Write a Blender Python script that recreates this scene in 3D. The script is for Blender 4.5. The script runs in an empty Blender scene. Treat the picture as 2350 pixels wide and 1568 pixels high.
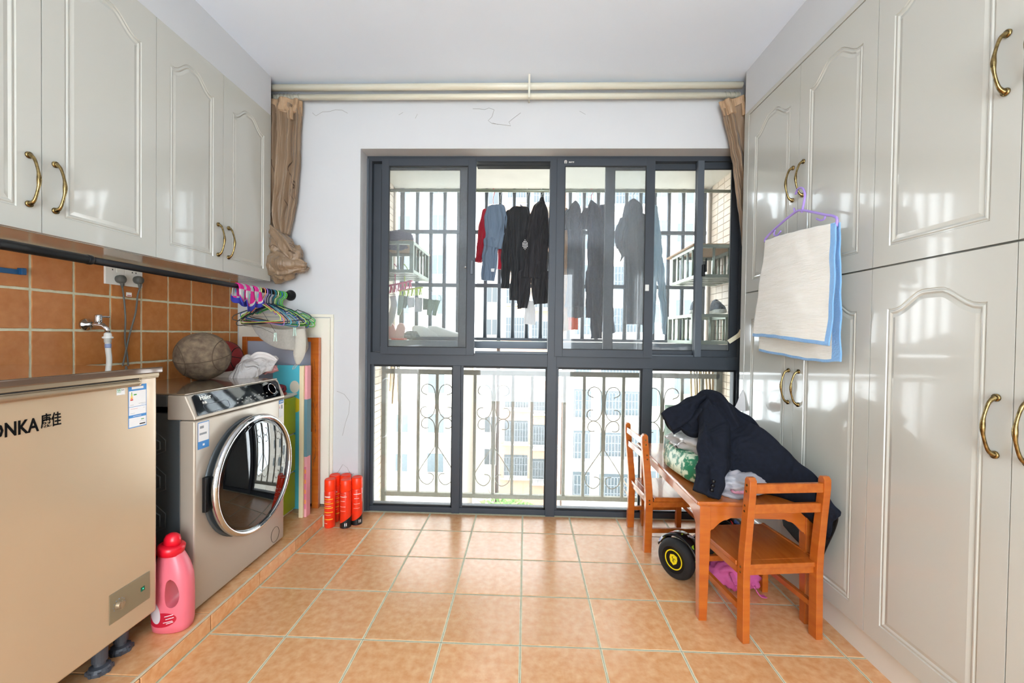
import bpy, math, random
from mathutils import Vector, Matrix, noise
random.seed(7)
S = bpy.context.scene
COL = S.collection
PI = math.pi

# ------------------------------------------------------------------ camera, world, light, exposure
FPX, YAW, PITCH, ROLL, CAMH = 963.03, -0.0325, -0.0144, 0.0137, 1.1664
_cy, _sy, _cp, _sp, _cr, _sr = math.cos(YAW), math.sin(YAW), math.cos(PITCH), math.sin(PITCH), math.cos(ROLL), math.sin(ROLL)
_f = Vector((_sy * _cp, _cy * _cp, _sp)); _r0 = Vector((_cy, -_sy, 0)); _u0 = _r0.cross(_f)
_r = _cr * _r0 + _sr * _u0; _u = -_sr * _r0 + _cr * _u0
cam = bpy.data.cameras.new('camera'); cam_ob = bpy.data.objects.new('camera', cam); COL.objects.link(cam_ob)
cam.sensor_fit = 'HORIZONTAL'; cam.sensor_width = 36.0; cam.lens = FPX / 2350 * 36.0
cam.clip_start = 0.02; cam.clip_end = 300
m4 = Matrix(((_r.x, _u.x, -_f.x, 0), (_r.y, _u.y, -_f.y, 0), (_r.z, _u.z, -_f.z, CAMH), (0, 0, 0, 1)))
cam_ob.matrix_world = m4
S.camera = cam_ob

world = bpy.data.worlds.new('world'); S.world = world; world.use_nodes = True
bg = world.node_tree.nodes['Background']
bg.inputs[0].default_value = (0.88, 0.95, 1.0, 1); bg.inputs[1].default_value = 12.5

def area(name, loc, sx, sy, power, color, rot=(0, 0, 0)):
    l = bpy.data.lights.new(name, 'AREA'); l.shape = 'RECTANGLE'; l.size = sx; l.size_y = sy
    l.energy = power; l.color = color
    o = bpy.data.objects.new(name, l); o.location = loc; o.rotation_euler = rot; COL.objects.link(o); return o
# unseen fill light added behind the camera to brighten the ceiling
_l = bpy.data.lights.new('ceiling_fill_light', 'POINT'); _l.energy = 25; _l.shadow_soft_size = 0.16; _l.color = (0.64, 0.83, 1.0)
_o = bpy.data.objects.new('ceiling_fill_light', _l); _o.location = (0.0, -0.75, 2.22); COL.objects.link(_o)
# fill light added before the near doorway to brighten room and ceiling
area('doorway_fill_light', (0.0, -1.72, 1.25), 1.6, 2.1, 12, (0.78, 0.9, 1.0), (PI / 2, 0, 0))

S.view_settings.view_transform = 'Standard'; S.view_settings.look = 'None'
S.view_settings.gamma = 1.0; S.view_settings.use_curve_mapping = False
S.view_settings.exposure = 0.06
S.cycles.max_bounces = 10; S.cycles.diffuse_bounces = 5; S.cycles.glossy_bounces = 4
S.cycles.transmission_bounces = 8; S.cycles.transparent_max_bounces = 24
S.cycles.use_denoising = True
S.cycles.caustics_reflective = False; S.cycles.caustics_refractive = False

def at(x, y, Y):
    """point at depth Y of the room along the sight line of photo pixel x, y (2350 x 1568)"""
    d = (x - 1175) / FPX * _r - (y - 784) / FPX * _u + _f
    t = Y / d.y
    return Vector((0, 0, CAMH)) + d * t
def atX(x, y, X):
    d = (x - 1175) / FPX * _r - (y - 784) / FPX * _u + _f
    return Vector((0, 0, CAMH)) + d * (X / d.x)
def atZ(x, y, Z):
    d = (x - 1175) / FPX * _r - (y - 784) / FPX * _u + _f
    return Vector((0, 0, CAMH)) + d * ((Z - CAMH) / d.z)

# ------------------------------------------------------------------ materials
def lin(c):
    if isinstance(c, str):
        c = [int(c[i:i + 2], 16) / 255 for i in (0, 2, 4)]
    return tuple((v / 12.92 if v <= 0.04045 else ((v + 0.055) / 1.055) ** 2.4) for v in c)
MATS = {}
def mat(name, color, rough=0.5, metal=0.0, c2=None, scale=20, amt=0.5, bump=0.0, bscale=None, coat=0.0, spec=0.5,
        stretch=(1, 1, 1), detail=4, rnd=0.0, trans=0.0, alpha=1.0, sheen=0.0, sss=0.0, emit=0.0, fold=0.0, fscale=10, fstretch=(1, 1, 0.5)):
    if name in MATS: return MATS[name]
    m = bpy.data.materials.new(name); m.use_nodes = True; MATS[name] = m
    nt = m.node_tree; p = nt.nodes['Principled BSDF']; L = nt.links.new
    c = lin(color)
    p.inputs['Base Color'].default_value = (*c, 1); p.inputs['Roughness'].default_value = rough
    p.inputs['Metallic'].default_value = metal; p.inputs['Specular IOR Level'].default_value = spec
    p.inputs['Coat Weight'].default_value = coat; p.inputs['Coat Roughness'].default_value = 0.05
    p.inputs['Transmission Weight'].default_value = trans; p.inputs['Alpha'].default_value = alpha
    if sheen: p.inputs['Sheen Weight'].default_value = sheen
    if emit:
        p.inputs['Emission Color'].default_value = (*c, 1); p.inputs['Emission Strength'].default_value = emit
    g = nt.nodes.new('ShaderNodeNewGeometry'); mp = nt.nodes.new('ShaderNodeMapping')
    L(g.outputs['Position'], mp.inputs['Vector']); mp.inputs['Scale'].default_value = stretch
    out = None
    if c2 is not None:
        n = nt.nodes.new('ShaderNodeTexNoise'); n.inputs['Scale'].default_value = scale; n.inputs['Detail'].default_value = detail
        L(mp.outputs[0], n.inputs['Vector'])
        r = nt.nodes.new('ShaderNodeValToRGB')
        r.color_ramp.elements[0].position = 0.5 - amt * 0.5; r.color_ramp.elements[1].position = 0.5 + amt * 0.5
        r.color_ramp.elements[0].color = (*c, 1); r.color_ramp.elements[1].color = (*lin(c2), 1)
        L(n.outputs[0], r.inputs[0]); out = r.outputs[0]
    if rnd:
        oi = nt.nodes.new('ShaderNodeObjectInfo'); hs = nt.nodes.new('ShaderNodeHueSaturation')
        mr = nt.nodes.new('ShaderNodeMapRange'); mr.inputs['To Min'].default_value = 1 - rnd; mr.inputs['To Max'].default_value = 1 + rnd
        L(oi.outputs['Random'], mr.inputs['Value']); L(mr.outputs[0], hs.inputs['Value'])
        if out: L(out, hs.inputs['Color'])
        else: hs.inputs['Color'].default_value = (*c, 1)
        out = hs.outputs[0]
    if out: L(out, p.inputs['Base Color'])
    if bump:
        n2 = nt.nodes.new('ShaderNodeTexNoise'); n2.inputs['Scale'].default_value = bscale or scale * 3; n2.inputs['Detail'].default_value = 5
        L(mp.outputs[0], n2.inputs['Vector'])
        b = nt.nodes.new('ShaderNodeBump'); b.inputs['Strength'].default_value = bump; b.inputs['Distance'].default_value = 0.004
        L(n2.outputs[0], b.inputs['Height']); L(b.outputs[0], p.inputs['Normal'])
    if fold:
        mp3 = nt.nodes.new('ShaderNodeMapping'); mp3.inputs['Scale'].default_value = fstretch; L(g.outputs['Position'], mp3.inputs['Vector'])
        n3 = nt.nodes.new('ShaderNodeTexNoise'); n3.inputs['Scale'].default_value = fscale; n3.inputs['Detail'].default_value = 2; n3.inputs['Distortion'].default_value = 1.2
        L(mp3.outputs[0], n3.inputs['Vector']); b3 = nt.nodes.new('ShaderNodeBump'); b3.inputs['Strength'].default_value = 1.0; b3.inputs['Distance'].default_value = fold
        L(n3.outputs[0], b3.inputs['Height'])
        if bump: L(b.outputs[0], b3.inputs['Normal'])
        L(b3.outputs[0], p.inputs['Normal'])
    return m
def glass_mat(name, tint=(0.97, 0.985, 0.98), fac=0.08, dust_haze=0.0, speck=0.35):
    m = bpy.data.materials.new(name); m.use_nodes = True; nt = m.node_tree; nt.nodes.clear(); L = nt.links.new
    o = nt.nodes.new('ShaderNodeOutputMaterial'); t = nt.nodes.new('ShaderNodeBsdfTransparent'); t.inputs[0].default_value = (*tint, 1)
    g = nt.nodes.new('ShaderNodeBsdfGlossy'); g.inputs['Roughness'].default_value = 0.01
    fr = nt.nodes.new('ShaderNodeFresnel'); fr.inputs[0].default_value = 1.45
    mx = nt.nodes.new('ShaderNodeMixShader'); L(fr.outputs[0], mx.inputs[0]); L(t.outputs[0], mx.inputs[1]); L(g.outputs[0], mx.inputs[2])
    last = mx
    if dust_haze:
        ge = nt.nodes.new('ShaderNodeNewGeometry')
        n = nt.nodes.new('ShaderNodeTexNoise'); n.inputs['Scale'].default_value = 260; n.inputs['Detail'].default_value = 2; L(ge.outputs['Position'], n.inputs[0])
        n2 = nt.nodes.new('ShaderNodeTexNoise'); n2.inputs['Scale'].default_value = 3; L(ge.outputs['Position'], n2.inputs[0])
        r = nt.nodes.new('ShaderNodeValToRGB'); r.color_ramp.elements[0].position = 0.66; r.color_ramp.elements[1].position = 0.74
        L(n.outputs[0], r.inputs[0])
        ma = nt.nodes.new('ShaderNodeMath'); ma.operation = 'MULTIPLY_ADD'; ma.inputs[1].default_value = speck; ma.inputs[2].default_value = dust_haze
        L(r.outputs[0], ma.inputs[0])
        d = nt.nodes.new('ShaderNodeBsdfDiffuse'); d.inputs[0].default_value = (0.8, 0.8, 0.78, 1)
        m2 = nt.nodes.new('ShaderNodeMixShader'); L(ma.outputs[0], m2.inputs[0]); L(mx.outputs[0], m2.inputs[1]); L(d.outputs[0], m2.inputs[2]); last = m2
    L(last.outputs[0], o.inputs[0]); MATS[name] = m; return m

M_wall = mat('wall_paint', 'cccdce', 0.75, c2='c8c9cb', scale=3, bump=0.05, bscale=40)
M_ceil = mat('ceiling_paint', 'e8f1fd', 0.8, c2='e4edf9', scale=2, bump=0.04, bscale=30)
M_lac = mat('cabinet_lacquer', 'bfbeb5', 0.2, coat=0.5, spec=0.4)
M_gap = mat('dark_gap', '2a2520', 0.8)
M_tile = mat('floor_tile', 'cc8a50', 0.24, c2='e3b689', scale=34, amt=0.62, bump=0.10, bscale=120, rnd=0.05, detail=9)
M_wtile = mat('wall_tile', 'b26a30', 0.42, c2='c58146', scale=30, amt=0.5, bump=0.12, bscale=100, rnd=0.05, detail=9)
M_grout = mat('pale_grout', 'dedabf', 0.8, c2='ccc9a8', scale=60, bump=0.3, bscale=300)
M_joint = mat('joint_dirt', '6f6a58', 0.9)
M_frame = mat('window_frame_grey', '31373f', 0.5, c2='353b43', scale=8)
M_frame2 = mat('window_frame_light', '515860', 0.45)
M_seal = mat('black_seal', '0f1012', 0.6)
M_glass = glass_mat('pane_glass', (0.96, 0.975, 0.98), dust_haze=0.035, speck=0.0)  # even whitish haze mixed into the upper panes, no specks
M_glass2 = glass_mat('lower_glass', (0.97, 0.98, 0.98), dust_haze=0.04)
M_wood = mat('bamboo_orange', 'a85016', 0.28, c2='bb6622', scale=5, stretch=(1, 1, 9), bump=0.03, bscale=20, coat=0.35, detail=6)
M_woodx = mat('bamboo_orange_flat', 'a44e14', 0.26, c2='ba6622', scale=5, stretch=(9, 1.2, 9), bump=0.02, bscale=20, coat=0.4, detail=6)
M_brass = mat('antique_brass', 'a08a5c', 0.22, 1.0, c2='6e5a38', scale=90, amt=0.3)
M_steel = mat('chrome', 'd6d8da', 0.08, 1.0)
M_black = mat('black_plastic', '0c0c0e', 0.4, spec=0.3)
M_ink = mat('black_ink', '070707', 0.7, spec=0.1)
M_rod = mat('black_rod', '0d0e11', 0.4, spec=0.3)
M_white = mat('white_plastic', 'ecebe4', 0.4)
M_cream = mat('cream_panel', 'e6e1d2', 0.5, c2='e0dbcc', scale=3)
M_rail = mat('railing_paint', '5c5b4f', 0.7, c2='6f6c5e', scale=50, bump=0.15, bscale=300)
M_grey = mat('grille_grey', '646b73', 0.5, 0.2)
M_ss = mat('basket_steel', '8f9689', 0.35, 0.7)
M_btile = mat('balcony_tile', 'e2cdb4', 0.5, c2='eadac6', scale=15, rnd=0.04)
M_bgrout = mat('balcony_grout', '9d8c7a', 0.9)
M_conc = mat('pale_concrete', 'dcdad2', 0.8, c2='d2d0c8', scale=5, bump=0.1)
M_bgwall = mat('facade_cream', 'c4bdb2', 0.9)
M_bgpink = mat('facade_beige', 'b48f79', 0.9, c2='ae8a74', scale=1)
M_bgwin = mat('facade_window', '454f54', 0.3)
M_bgbar = mat('facade_bars', '6c7176', 0.6)

# ------------------------------------------------------------------ mesh helper
class MB:
    def __init__(s): s.v = []; s.f = []; s.mi = []; s.cur = 0
    def add(s, vs, fs):
        b = len(s.v); s.v += [tuple(v) for v in vs]; s.f += [tuple(b + i for i in f) for f in fs]; s.mi += [s.cur] * len(fs); return s
    def box(s, x0, x1, y0, y1, z0, z1):
        v = [(x, y, z) for x in (x0, x1) for y in (y0, y1) for z in (z0, z1)]
        return s.add(v, [(0, 1, 3, 2), (4, 6, 7, 5), (0, 4, 5, 1), (2, 3, 7, 6), (0, 2, 6, 4), (1, 5, 7, 3)])
    def bar(s, p0, p1, w, d, up=(0, 0, 1)):
        p0, p1 = Vector(p0), Vector(p1); t = (p1 - p0).normalized(); u = Vector(up)
        if abs(t.dot(u)) > 0.99: u = Vector((0, 1, 0))
        a = t.cross(u).normalized(); b = a.cross(t).normalized()
        v = [q + a * (w / 2 * i) + b * (d / 2 * j) for q in (p0, p1) for i in (-1, 1) for j in (-1, 1)]
        return s.add(v, [(0, 1, 3, 2), (4, 6, 7, 5), (0, 4, 5, 1), (2, 3, 7, 6), (0, 2, 6, 4), (1, 5, 7, 3)])
    def tube(s, pts, r, n=8, closed=False, caps=True):
        pts = [Vector(p) for p in pts]; m = len(pts)
        rs = r if isinstance(r, (list, tuple)) else [r] * m
        t0 = (pts[1] - pts[0]).normalized(); u = Vector((0, 0, 1)) if abs(t0.z) < 0.9 else Vector((1, 0, 0))
        a = t0.cross(u).normalized(); vs = []
        for i in range(m):
            pa = pts[i - 1] if (i > 0 or closed) else pts[i]; pb = pts[(i + 1) % m] if (i < m - 1 or closed) else pts[i]
            t = (pb - pa)
            t = t.normalized() if t.length > 1e-9 else t0
            a = (a - t * a.dot(t)); a = a.normalized() if a.length > 1e-6 else t.orthogonal().normalized()
            b = t.cross(a)
            for k in range(n):
                g = 2 * PI * k / n; vs.append(pts[i] + (a * math.cos(g) + b * math.sin(g)) * rs[i])
        fs = []
        for i in range(m if closed else m - 1):
            j = (i + 1) % m
            for k in range(n):
                l = (k + 1) % n; fs.append((i * n + k, i * n + l, j * n + l, j * n + k))
        if caps and not closed: fs += [tuple(range(n - 1, -1, -1)), tuple((m - 1) * n + k for k in range(n))]
        return s.add(vs, fs)
    def lathe(s, prof, c=(0, 0, 0), axis='z', n=24, sq=(1, 1), cap=True):
        vs = []; c = Vector(c)
        for r, h in prof:
            for k in range(n):
                g = 2 * PI * k / n; x, y = r * math.cos(g) * sq[0], r * math.sin(g) * sq[1]
                vs.append(c + (Vector((x, y, h)) if axis == 'z' else Vector((h, x, y)) if axis == 'x' else Vector((x, h, y))))
        fs = []; m = len(prof)
        for i in range(m - 1):
            for k in range(n):
                l = (k + 1) % n; fs.append((i * n + k, i * n + l, (i + 1) * n + l, (i + 1) * n + k))
        if cap and prof[0][0] > 1e-5: fs.append(tuple(range(n - 1, -1, -1)))
        if cap and prof[-1][0] > 1e-5: fs.append(tuple((m - 1) * n + k for k in range(n)))
        return s.add(vs, fs)
    def prism(s, poly, a0, a1, axis='y'):
        """poly 2D extruded along axis: y -> (x,z), x -> (y,z), z -> (x,y)"""
        n = len(poly); f = {'y': lambda p, a: (p[0], a, p[1]), 'x': lambda p, a: (a, p[0], p[1]), 'z': lambda p, a: (p[0], p[1], a)}[axis]
        vs = [f(p, a0) for p in poly] + [f(p, a1) for p in poly]
        return s.add(vs, [tuple(range(n)), tuple(range(2 * n - 1, n - 1, -1))] + [(i, i + n, (i + 1) % n + n, (i + 1) % n) for i in range(n)])
    def grid(s, fn, nu, nv, closeu=False):
        vs = [fn(i / nu, j / nv) for j in range(nv + 1) for i in range(nu if closeu else nu + 1)]
        w = nu if closeu else nu + 1
        fs = [(j * w + i, j * w + (i + 1) % w, (j + 1) * w + (i + 1) % w, (j + 1) * w + i) for j in range(nv) for i in range(nu)]
        return s.add(vs, fs)
    def build(s, name, m, parent=None, loc=None, smooth=False, bevel=0.0, solid=0.0, subsurf=0, auto=True):
        me = bpy.data.meshes.new(name); me.from_pydata(s.v, [], s.f); me.update()
        ms = m if isinstance(m, (list, tuple)) else [m]
        for x in ms: me.materials.append(x)
        if len(ms) > 1: me.polygons.foreach_set('material_index', s.mi)
        o = bpy.data.objects.new(name, me); COL.objects.link(o)
        import bmesh
        bm = bmesh.new(); bm.from_mesh(me); bmesh.ops.recalc_face_normals(bm, faces=bm.faces); bm.to_mesh(me); bm.free()
        if smooth: me.polygons.foreach_set('use_smooth', [True] * len(me.polygons))
        if parent is not None: o.parent = parent
        if loc is not None: o.location = loc
        if solid: md = o.modifiers.new('solid', 'SOLIDIFY'); md.thickness = solid; md.offset = 0
        if bevel:
            md = o.modifiers.new('bevel', 'BEVEL'); md.width = bevel; md.segments = 2; md.limit_method = 'ANGLE'; md.angle_limit = 0.6
            if not smooth: md.harden_normals = False
        if subsurf: md = o.modifiers.new('sub', 'SUBSURF'); md.levels = subsurf; md.render_levels = subsurf
        return o
def tag(o, label=None, cat=None, group=None, kind=None):
    if label: o['label'] = label
    if cat: o['category'] = cat
    if group: o['group'] = group
    if kind: o['kind'] = kind
    return o
def empty(name, loc=(0, 0, 0), rz=0.0, label=None, cat=None, group=None, kind=None):
    o = bpy.data.objects.new(name, None); COL.objects.link(o); o.empty_display_size = 0.05
    o.location = loc; o.rotation_euler = (0, 0, rz); return tag(o, label, cat, group, kind)
def inst(src, name, loc, parent=None, scale=None, rot=None):
    o = bpy.data.objects.new(name, src.data if hasattr(src, 'data') else src); COL.objects.link(o); o.location = loc
    if parent is not None: o.parent = parent
    if scale: o.scale = scale
    if rot: o.rotation_euler = rot
    return o
def copy_tree(o, parent=None):
    c = o.copy(); COL.objects.link(c)
    if parent is not None: c.parent = parent
    for ch in list(o.children): copy_tree(ch, c)
    return c
def text(body, size, m, parent, mtx, extrude=0.0004, name='lettering', align='LEFT', bold=0.0, sx=1.0):
    cu = bpy.data.curves.new(name, 'FONT'); cu.body = body; cu.size = size; cu.extrude = extrude; cu.align_x = align; cu.offset = bold
    cu.resolution_u = 2
    t = bpy.data.objects.new(name, cu); COL.objects.link(t)
    dg = bpy.context.evaluated_depsgraph_get(); me = bpy.data.meshes.new_from_object(t.evaluated_get(dg))
    bpy.data.objects.remove(t); bpy.data.curves.remove(cu)
    me.materials.clear(); me.materials.append(m); me.transform(mtx @ Matrix.Diagonal((sx, 1, 1, 1)))
    o = bpy.data.objects.new(name, me); COL.objects.link(o)
    if parent is not None: o.parent = parent
    return o
def frame_m(o, xd, yd):
    xd, yd = Vector(xd).normalized(), Vector(yd).normalized(); zd = xd.cross(yd)
    return Matrix(((xd.x, yd.x, zd.x, o[0]), (xd.y, yd.y, zd.y, o[1]), (xd.z, yd.z, zd.z, o[2]), (0, 0, 0, 1)))
def chamfer_mesh(name, w, d, h, c, m):
    """slab w x d x h, top edges chamfered by c, centred, bottom at z 0"""
    b = MB(); W, D = w / 2, d / 2
    vs = [(-W, -D, 0), (W, -D, 0), (W, D, 0), (-W, D, 0), (-W, -D, h - c), (W, -D, h - c), (W, D, h - c), (-W, D, h - c),
          (-W + c, -D + c, h), (W - c, -D + c, h), (W - c, D - c, h), (-W + c, D - c, h)]
    fs = [(3, 2, 1, 0), (8, 9, 10, 11)] + [(i, (i + 1) % 4, (i + 1) % 4 + 4, i + 4) for i in range(4)] + [(i + 4, (i + 1) % 4 + 4, (i + 1) % 4 + 8, i + 8) for i in range(4)]
    me = bpy.data.meshes.new(name); me.from_pydata(vs, [], fs); me.update(); me.materials.append(m); return me
def rough_tile(name, w, d, h, c, m, seed, amp=0.0009, n=7):
    rr = random.Random(seed); per = []
    for a, b in (((-1, -1), (1, -1)), ((1, -1), (1, 1)), ((1, 1), (-1, 1)), ((-1, 1), (-1, -1))):
        for i in range(n):
            u = i / n; x, y = (a[0] + (b[0] - a[0]) * u) * w / 2, (a[1] + (b[1] - a[1]) * u) * d / 2; per.append((x + rr.uniform(-amp, amp), y + rr.uniform(-amp, amp)))
    k = len(per); q = 1 - 2 * c / w
    vs = [(x, y, 0) for x, y in per] + [(x, y, h - c * 0.6) for x, y in per] + [(x * q, y * q, h) for x, y in per]
    fs = [(i, (i + 1) % k, (i + 1) % k + k, i + k) for i in range(k)] + [(i + k, (i + 1) % k + k, (i + 1) % k + 2 * k, i + 2 * k) for i in range(k)] + [tuple(range(2 * k, 3 * k))]
    me = bpy.data.meshes.new(name); me.from_pydata(vs, [], fs); me.update(); me.materials.append(m); return me
def cr(P, t):
    """Catmull-Rom through the points of P, t in 0..1"""
    n = len(P) - 1; x = min(max(t, 0), 0.99999) * n; i = int(x); u = x - i
    g = lambda k: P[min(max(k, 0), n)]
    a, b, c, d = g(i - 1), g(i), g(i + 1), g(i + 2)
    f = lambda a, b, c, d: 0.5 * ((2 * b) + (-a + c) * u + (2 * a - 5 * b + 4 * c - d) * u * u + (-a + 3 * b - 3 * c + d) * u ** 3)
    if isinstance(a, (int, float)): return f(a, b, c, d)
    return Vector([f(p, q, r, s) for p, q, r, s in zip(a, b, c, d)])
def smooth_path(P, n=24): return [cr([Vector(p) for p in P], i / n) for i in range(n + 1)]
def cloth(path, widths, depths, xdir=(1, 0, 0), fold=0.12, freq=5, n=28, m=26, seed=0, wrinkle=0.004, mb=None, cap=True, ff=0.6, rnd0=0.0):
    """a flattened, folded tube of cloth along a path"""
    mb = mb or MB(); P = [Vector(p) for p in path]; X = Vector(xdir).normalized(); o = Vector((seed * 7.3, seed * 3.1, 0)); vs = []
    for j in range(m + 1):
        t = j / m; c = cr(P, t); tn = (cr(P, min(t + 0.02, 1)) - cr(P, max(t - 0.02, 0))).normalized()
        xa = (X - tn * X.dot(tn)).normalized(); ya = tn.cross(xa)
        w = cr(list(widths), t) / 2; d = cr(list(depths), t) / 2
        if rnd0 and t < rnd0: k0 = 0.45 + 0.55 * math.sqrt(t / rnd0); w *= k0; d *= k0
        for k in range(n):
            g = 2 * PI * k / n; ph = math.sin(freq * g + seed + 1.5 * noise.noise(Vector((t * 2, seed, 0)))) * (ff + (1 - ff) * t)
            r = 1 + fold * ph
            sx = math.copysign(abs(math.cos(g)) ** 0.8, math.cos(g))
            p = c + xa * (w * sx * (1 + 0.3 * fold * ph)) + ya * (d * math.sin(g) * (1 + 2.0 * fold * ph))
            q = noise.noise_vector(p * 14 + o) * wrinkle
            vs.append(p + q)
    fs = []
    for j in range(m):
        for k in range(n):
            l = (k + 1) % n; fs.append((j * n + k, j * n + l, (j + 1) * n + l, (j + 1) * n + k))
    if cap: fs += [tuple(range(n - 1, -1, -1)), tuple(m * n + k for k in range(n))]
    mb.add(vs, fs); return mb
def sheet(rows, nu=30, nv=24, wr=0.006, ws=9, seed=0, mb=None, wr2=0.0, ws2=24):
    mb = mb or MB(); R = [[Vector(p) for p in r] for r in rows]; o = Vector((seed, seed * 2, 0))
    def fn(u, v):
        p = cr([cr(r, u) for r in R], v); a = noise.noise_vector(p * ws + o) * wr
        if wr2: q = noise.noise(Vector((p.x * ws2 * 0.4 + p.z * ws2 * 0.5, p.y * ws2 * 0.25, p.z * ws2 * 0.35 + seed))); a = a + Vector((0.5, -0.8, 0.3)) * wr2 * (1 - abs(q) * 4)
        return p + a
    return mb.grid(fn, nu, nv)
def blob(c, r, n=20, m=14, amp=0.15, sc=3.0, seed=0, mb=None, rot=None):
    mb = mb or MB(); c = Vector(c); vs = []
    for j in range(m + 1):
        th = PI * j / m
        for k in range(n):
            ph = 2 * PI * k / n; d = Vector((math.sin(th) * math.cos(ph), math.sin(th) * math.sin(ph), -math.cos(th)))
            a = 1 + amp * noise.noise(d * sc + Vector((seed, seed * 1.7, 0))) + amp * 0.5 * noise.noise(d * sc * 2.7 + Vector((0, seed, 3)))
            q = Vector((d.x * r[0], d.y * r[1], d.z * r[2])) * a
            if rot: q = Matrix.Rotation(rot, 3, 'Z') @ q
            vs.append(c + q)
    fs = []
    for j in range(m):
        for k in range(n):
            l = (k + 1) % n; fs.append((j * n + k, j * n + l, (j + 1) * n + l, (j + 1) * n + k))
    mb.add(vs, fs); return mb

# ------------------------------------------------------------------ room dimensions
FX, FZ = -1.204, 0.072            # step edge, step height
WL, WR, WB, WN = -1.82, 1.85, 2.60, -1.90
CEIL = 2.69
OX0, OX1, OZ = -1.045, 1.375, 2.318   # window opening
FY = 2.71                         # inner face of the window frame

# ------------------------------------------------------------------ floor
fl = MB().box(WL - 0.1, WR + 0.1, WN, 2.80, -0.12, -0.0012).build('floor', M_grout); tag(fl, kind='structure')
xs = [-0.004 + 0.3 * i for i in range(-4, 5)]
ys = [1.564 + 0.3 * j for j in range(-11, 4)]
tile_vars = [rough_tile('tile', 0.2900, 0.2900, 0.008, 0.0014, M_tile, 40 + i, 0.0006, 14) for i in range(6)]
for i, x0 in enumerate(xs):
    x1 = min(x0 + 0.3, 1.275)
    for y0 in ys:
        y1 = min(y0 + 0.3, 2.700)
        w, d = x1 - x0, y1 - y0
        if w < 0.03 or d < 0.03: continue
        src = random.choice(tile_vars) if (w > 0.299 and d > 0.299) else chamfer_mesh('tile', w - 0.010, d - 0.010, 0.008, 0.0012, M_tile)
        o = inst(src, 'tile', ((x0 + x1) / 2, (y0 + y1) / 2, -0.008 + random.uniform(-0.0003, 0.0003)), fl)
mb = MB()
for x in xs[1:]: mb.box(x - 0.0006, x + 0.0006, ys[0], 2.70, -0.004, -0.0009)
mb.build('joint_line', M_joint, fl)['kind'] = 'stuff'
mb = MB()
for y in ys: mb.box(FX, 1.275, y - 0.0006, y + 0.0006, -0.004, -0.0009)
mb.build('joint_line', M_joint, fl)['kind'] = 'stuff'

# step along the left wall
st = MB().box(WL, FX - 0.008, WN, 2.474, 0, FZ - 0.004).box(WL, FX + 0.01, 2.474, WB, 0, FZ - 0.004).build('tiled_step', M_grout); tag(st, kind='structure')
sy_ = [1.574 + 0.3 * j for j in range(-9, 4)]
for j, y0 in enumerate(sy_):
    y1 = min(y0 + 0.3, 2.475)
    if y1 - y0 < 0.02: continue
    me = chamfer_mesh('tile', FZ - 0.012, y1 - y0 - 0.006, 0.008, 0.0012, M_tile)
    inst(me, 'riser_tile', (FX - 0.008, (y0 + y1) / 2, FZ / 2 - 0.002), st, rot=(0, PI / 2, 0))
    me = chamfer_mesh('tile', 0.275, y1 - y0 - 0.006, 0.008, 0.0012, M_tile)
    inst(me, 'tile', (FX - 0.146, (y0 + y1) / 2, FZ - 0.008), st)
    me = chamfer_mesh('tile', 0.31, y1 - y0 - 0.006, 0.008, 0.0012, M_tile)
    inst(me, 'tile', (FX - 0.445, (y0 + y1) / 2, FZ - 0.008), st)
me = chamfer_mesh('tile', 0.58, 0.115, 0.008, 0.0012, M_tile); inst(me, 'tile', (FX - 0.285, 2.535, FZ - 0.008), st)
MB().box(FX - 0.0075, FX - 0.0002, WN, 2.475, FZ - 0.005, FZ + 0.0008).build('edge_trim', mat('trim_beige', 'c9bfa4', 0.5), st, bevel=0.001)

# ------------------------------------------------------------------ walls, ceiling
wl = MB().box(WL - 0.12, WL - 0.006, WN, WB + 0.1, 0, CEIL + 0.05).build('wall_left', M_wall); tag(wl, kind='structure')
MB().box(WL - 0.006, WL - 0.003, WN, WB, 0, 1.53).build('grout_bed', M_grout, wl)
T = 0.1487
tile_ws = [rough_tile('tile', T - 0.0100, T - 0.0100, 0.006, 0.0014, M_wtile, i) for i in range(8)]
for k in range(-11, 8):
    y0 = 1.485 + T * k; y1 = min(y0 + T, WB)
    if y1 - y0 < 0.02: continue
    for z in range(-7, 3):
        z0 = 1.163 + T * z; z1 = z0 + T; z0 = max(z0, FZ)
        if z1 - z0 < 0.03: continue
        me = random.choice(tile_ws) if (y1 - y0 > T - 0.001 and z1 - z0 > T - 0.001) else chamfer_mesh('tile', z1 - z0 - 0.010, y1 - y0 - 0.010, 0.006, 0.0012, M_wtile)
        inst(me, 'tile', (WL - 0.006, (y0 + y1) / 2, (z0 + z1) / 2), wl, rot=(0, PI / 2, 0))
mb = MB(); W = 0.012
wb = MB().box(WL - 0.12, OX0, WB, 2.80, -0.1, CEIL + 0.05).box(OX1, WR + 0.1, WB, 2.80, -0.1, CEIL + 0.05).box(OX0, OX1, WB, 2.80, OZ, CEIL + 0.05)
wb = wb.build('wall_window_side', M_wall); tag(wb, kind='structure')
def crack(pts, r=0.0011):
    P = [at(x, y, WB) for x, y in pts]
    for p in P: p.y = WB - 0.0004
    MB().tube(P, r, 4).build('crack', mat('crack_grey', '8f8b85', 0.9), wb)
crack([(717, 259), (725, 266), (740, 257), (757, 256), (770, 252), (785, 253), (798, 260)])
crack([(1085, 250), (1100, 250), (1112, 252), (1122, 248), (1134, 252), (1129, 268), (1120, 277), (1130, 284), (1150, 286), (1172, 289), (1168, 280), (1180, 270), (1195, 259)])
crack([(1130, 282), (1143, 286)], 0.0009); crack([(925, 258), (915, 264)], 0.0009); crack([(958, 262), (953, 272)], 0.0009); crack([(1330, 255), (1344, 263)], 0.0008)
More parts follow.
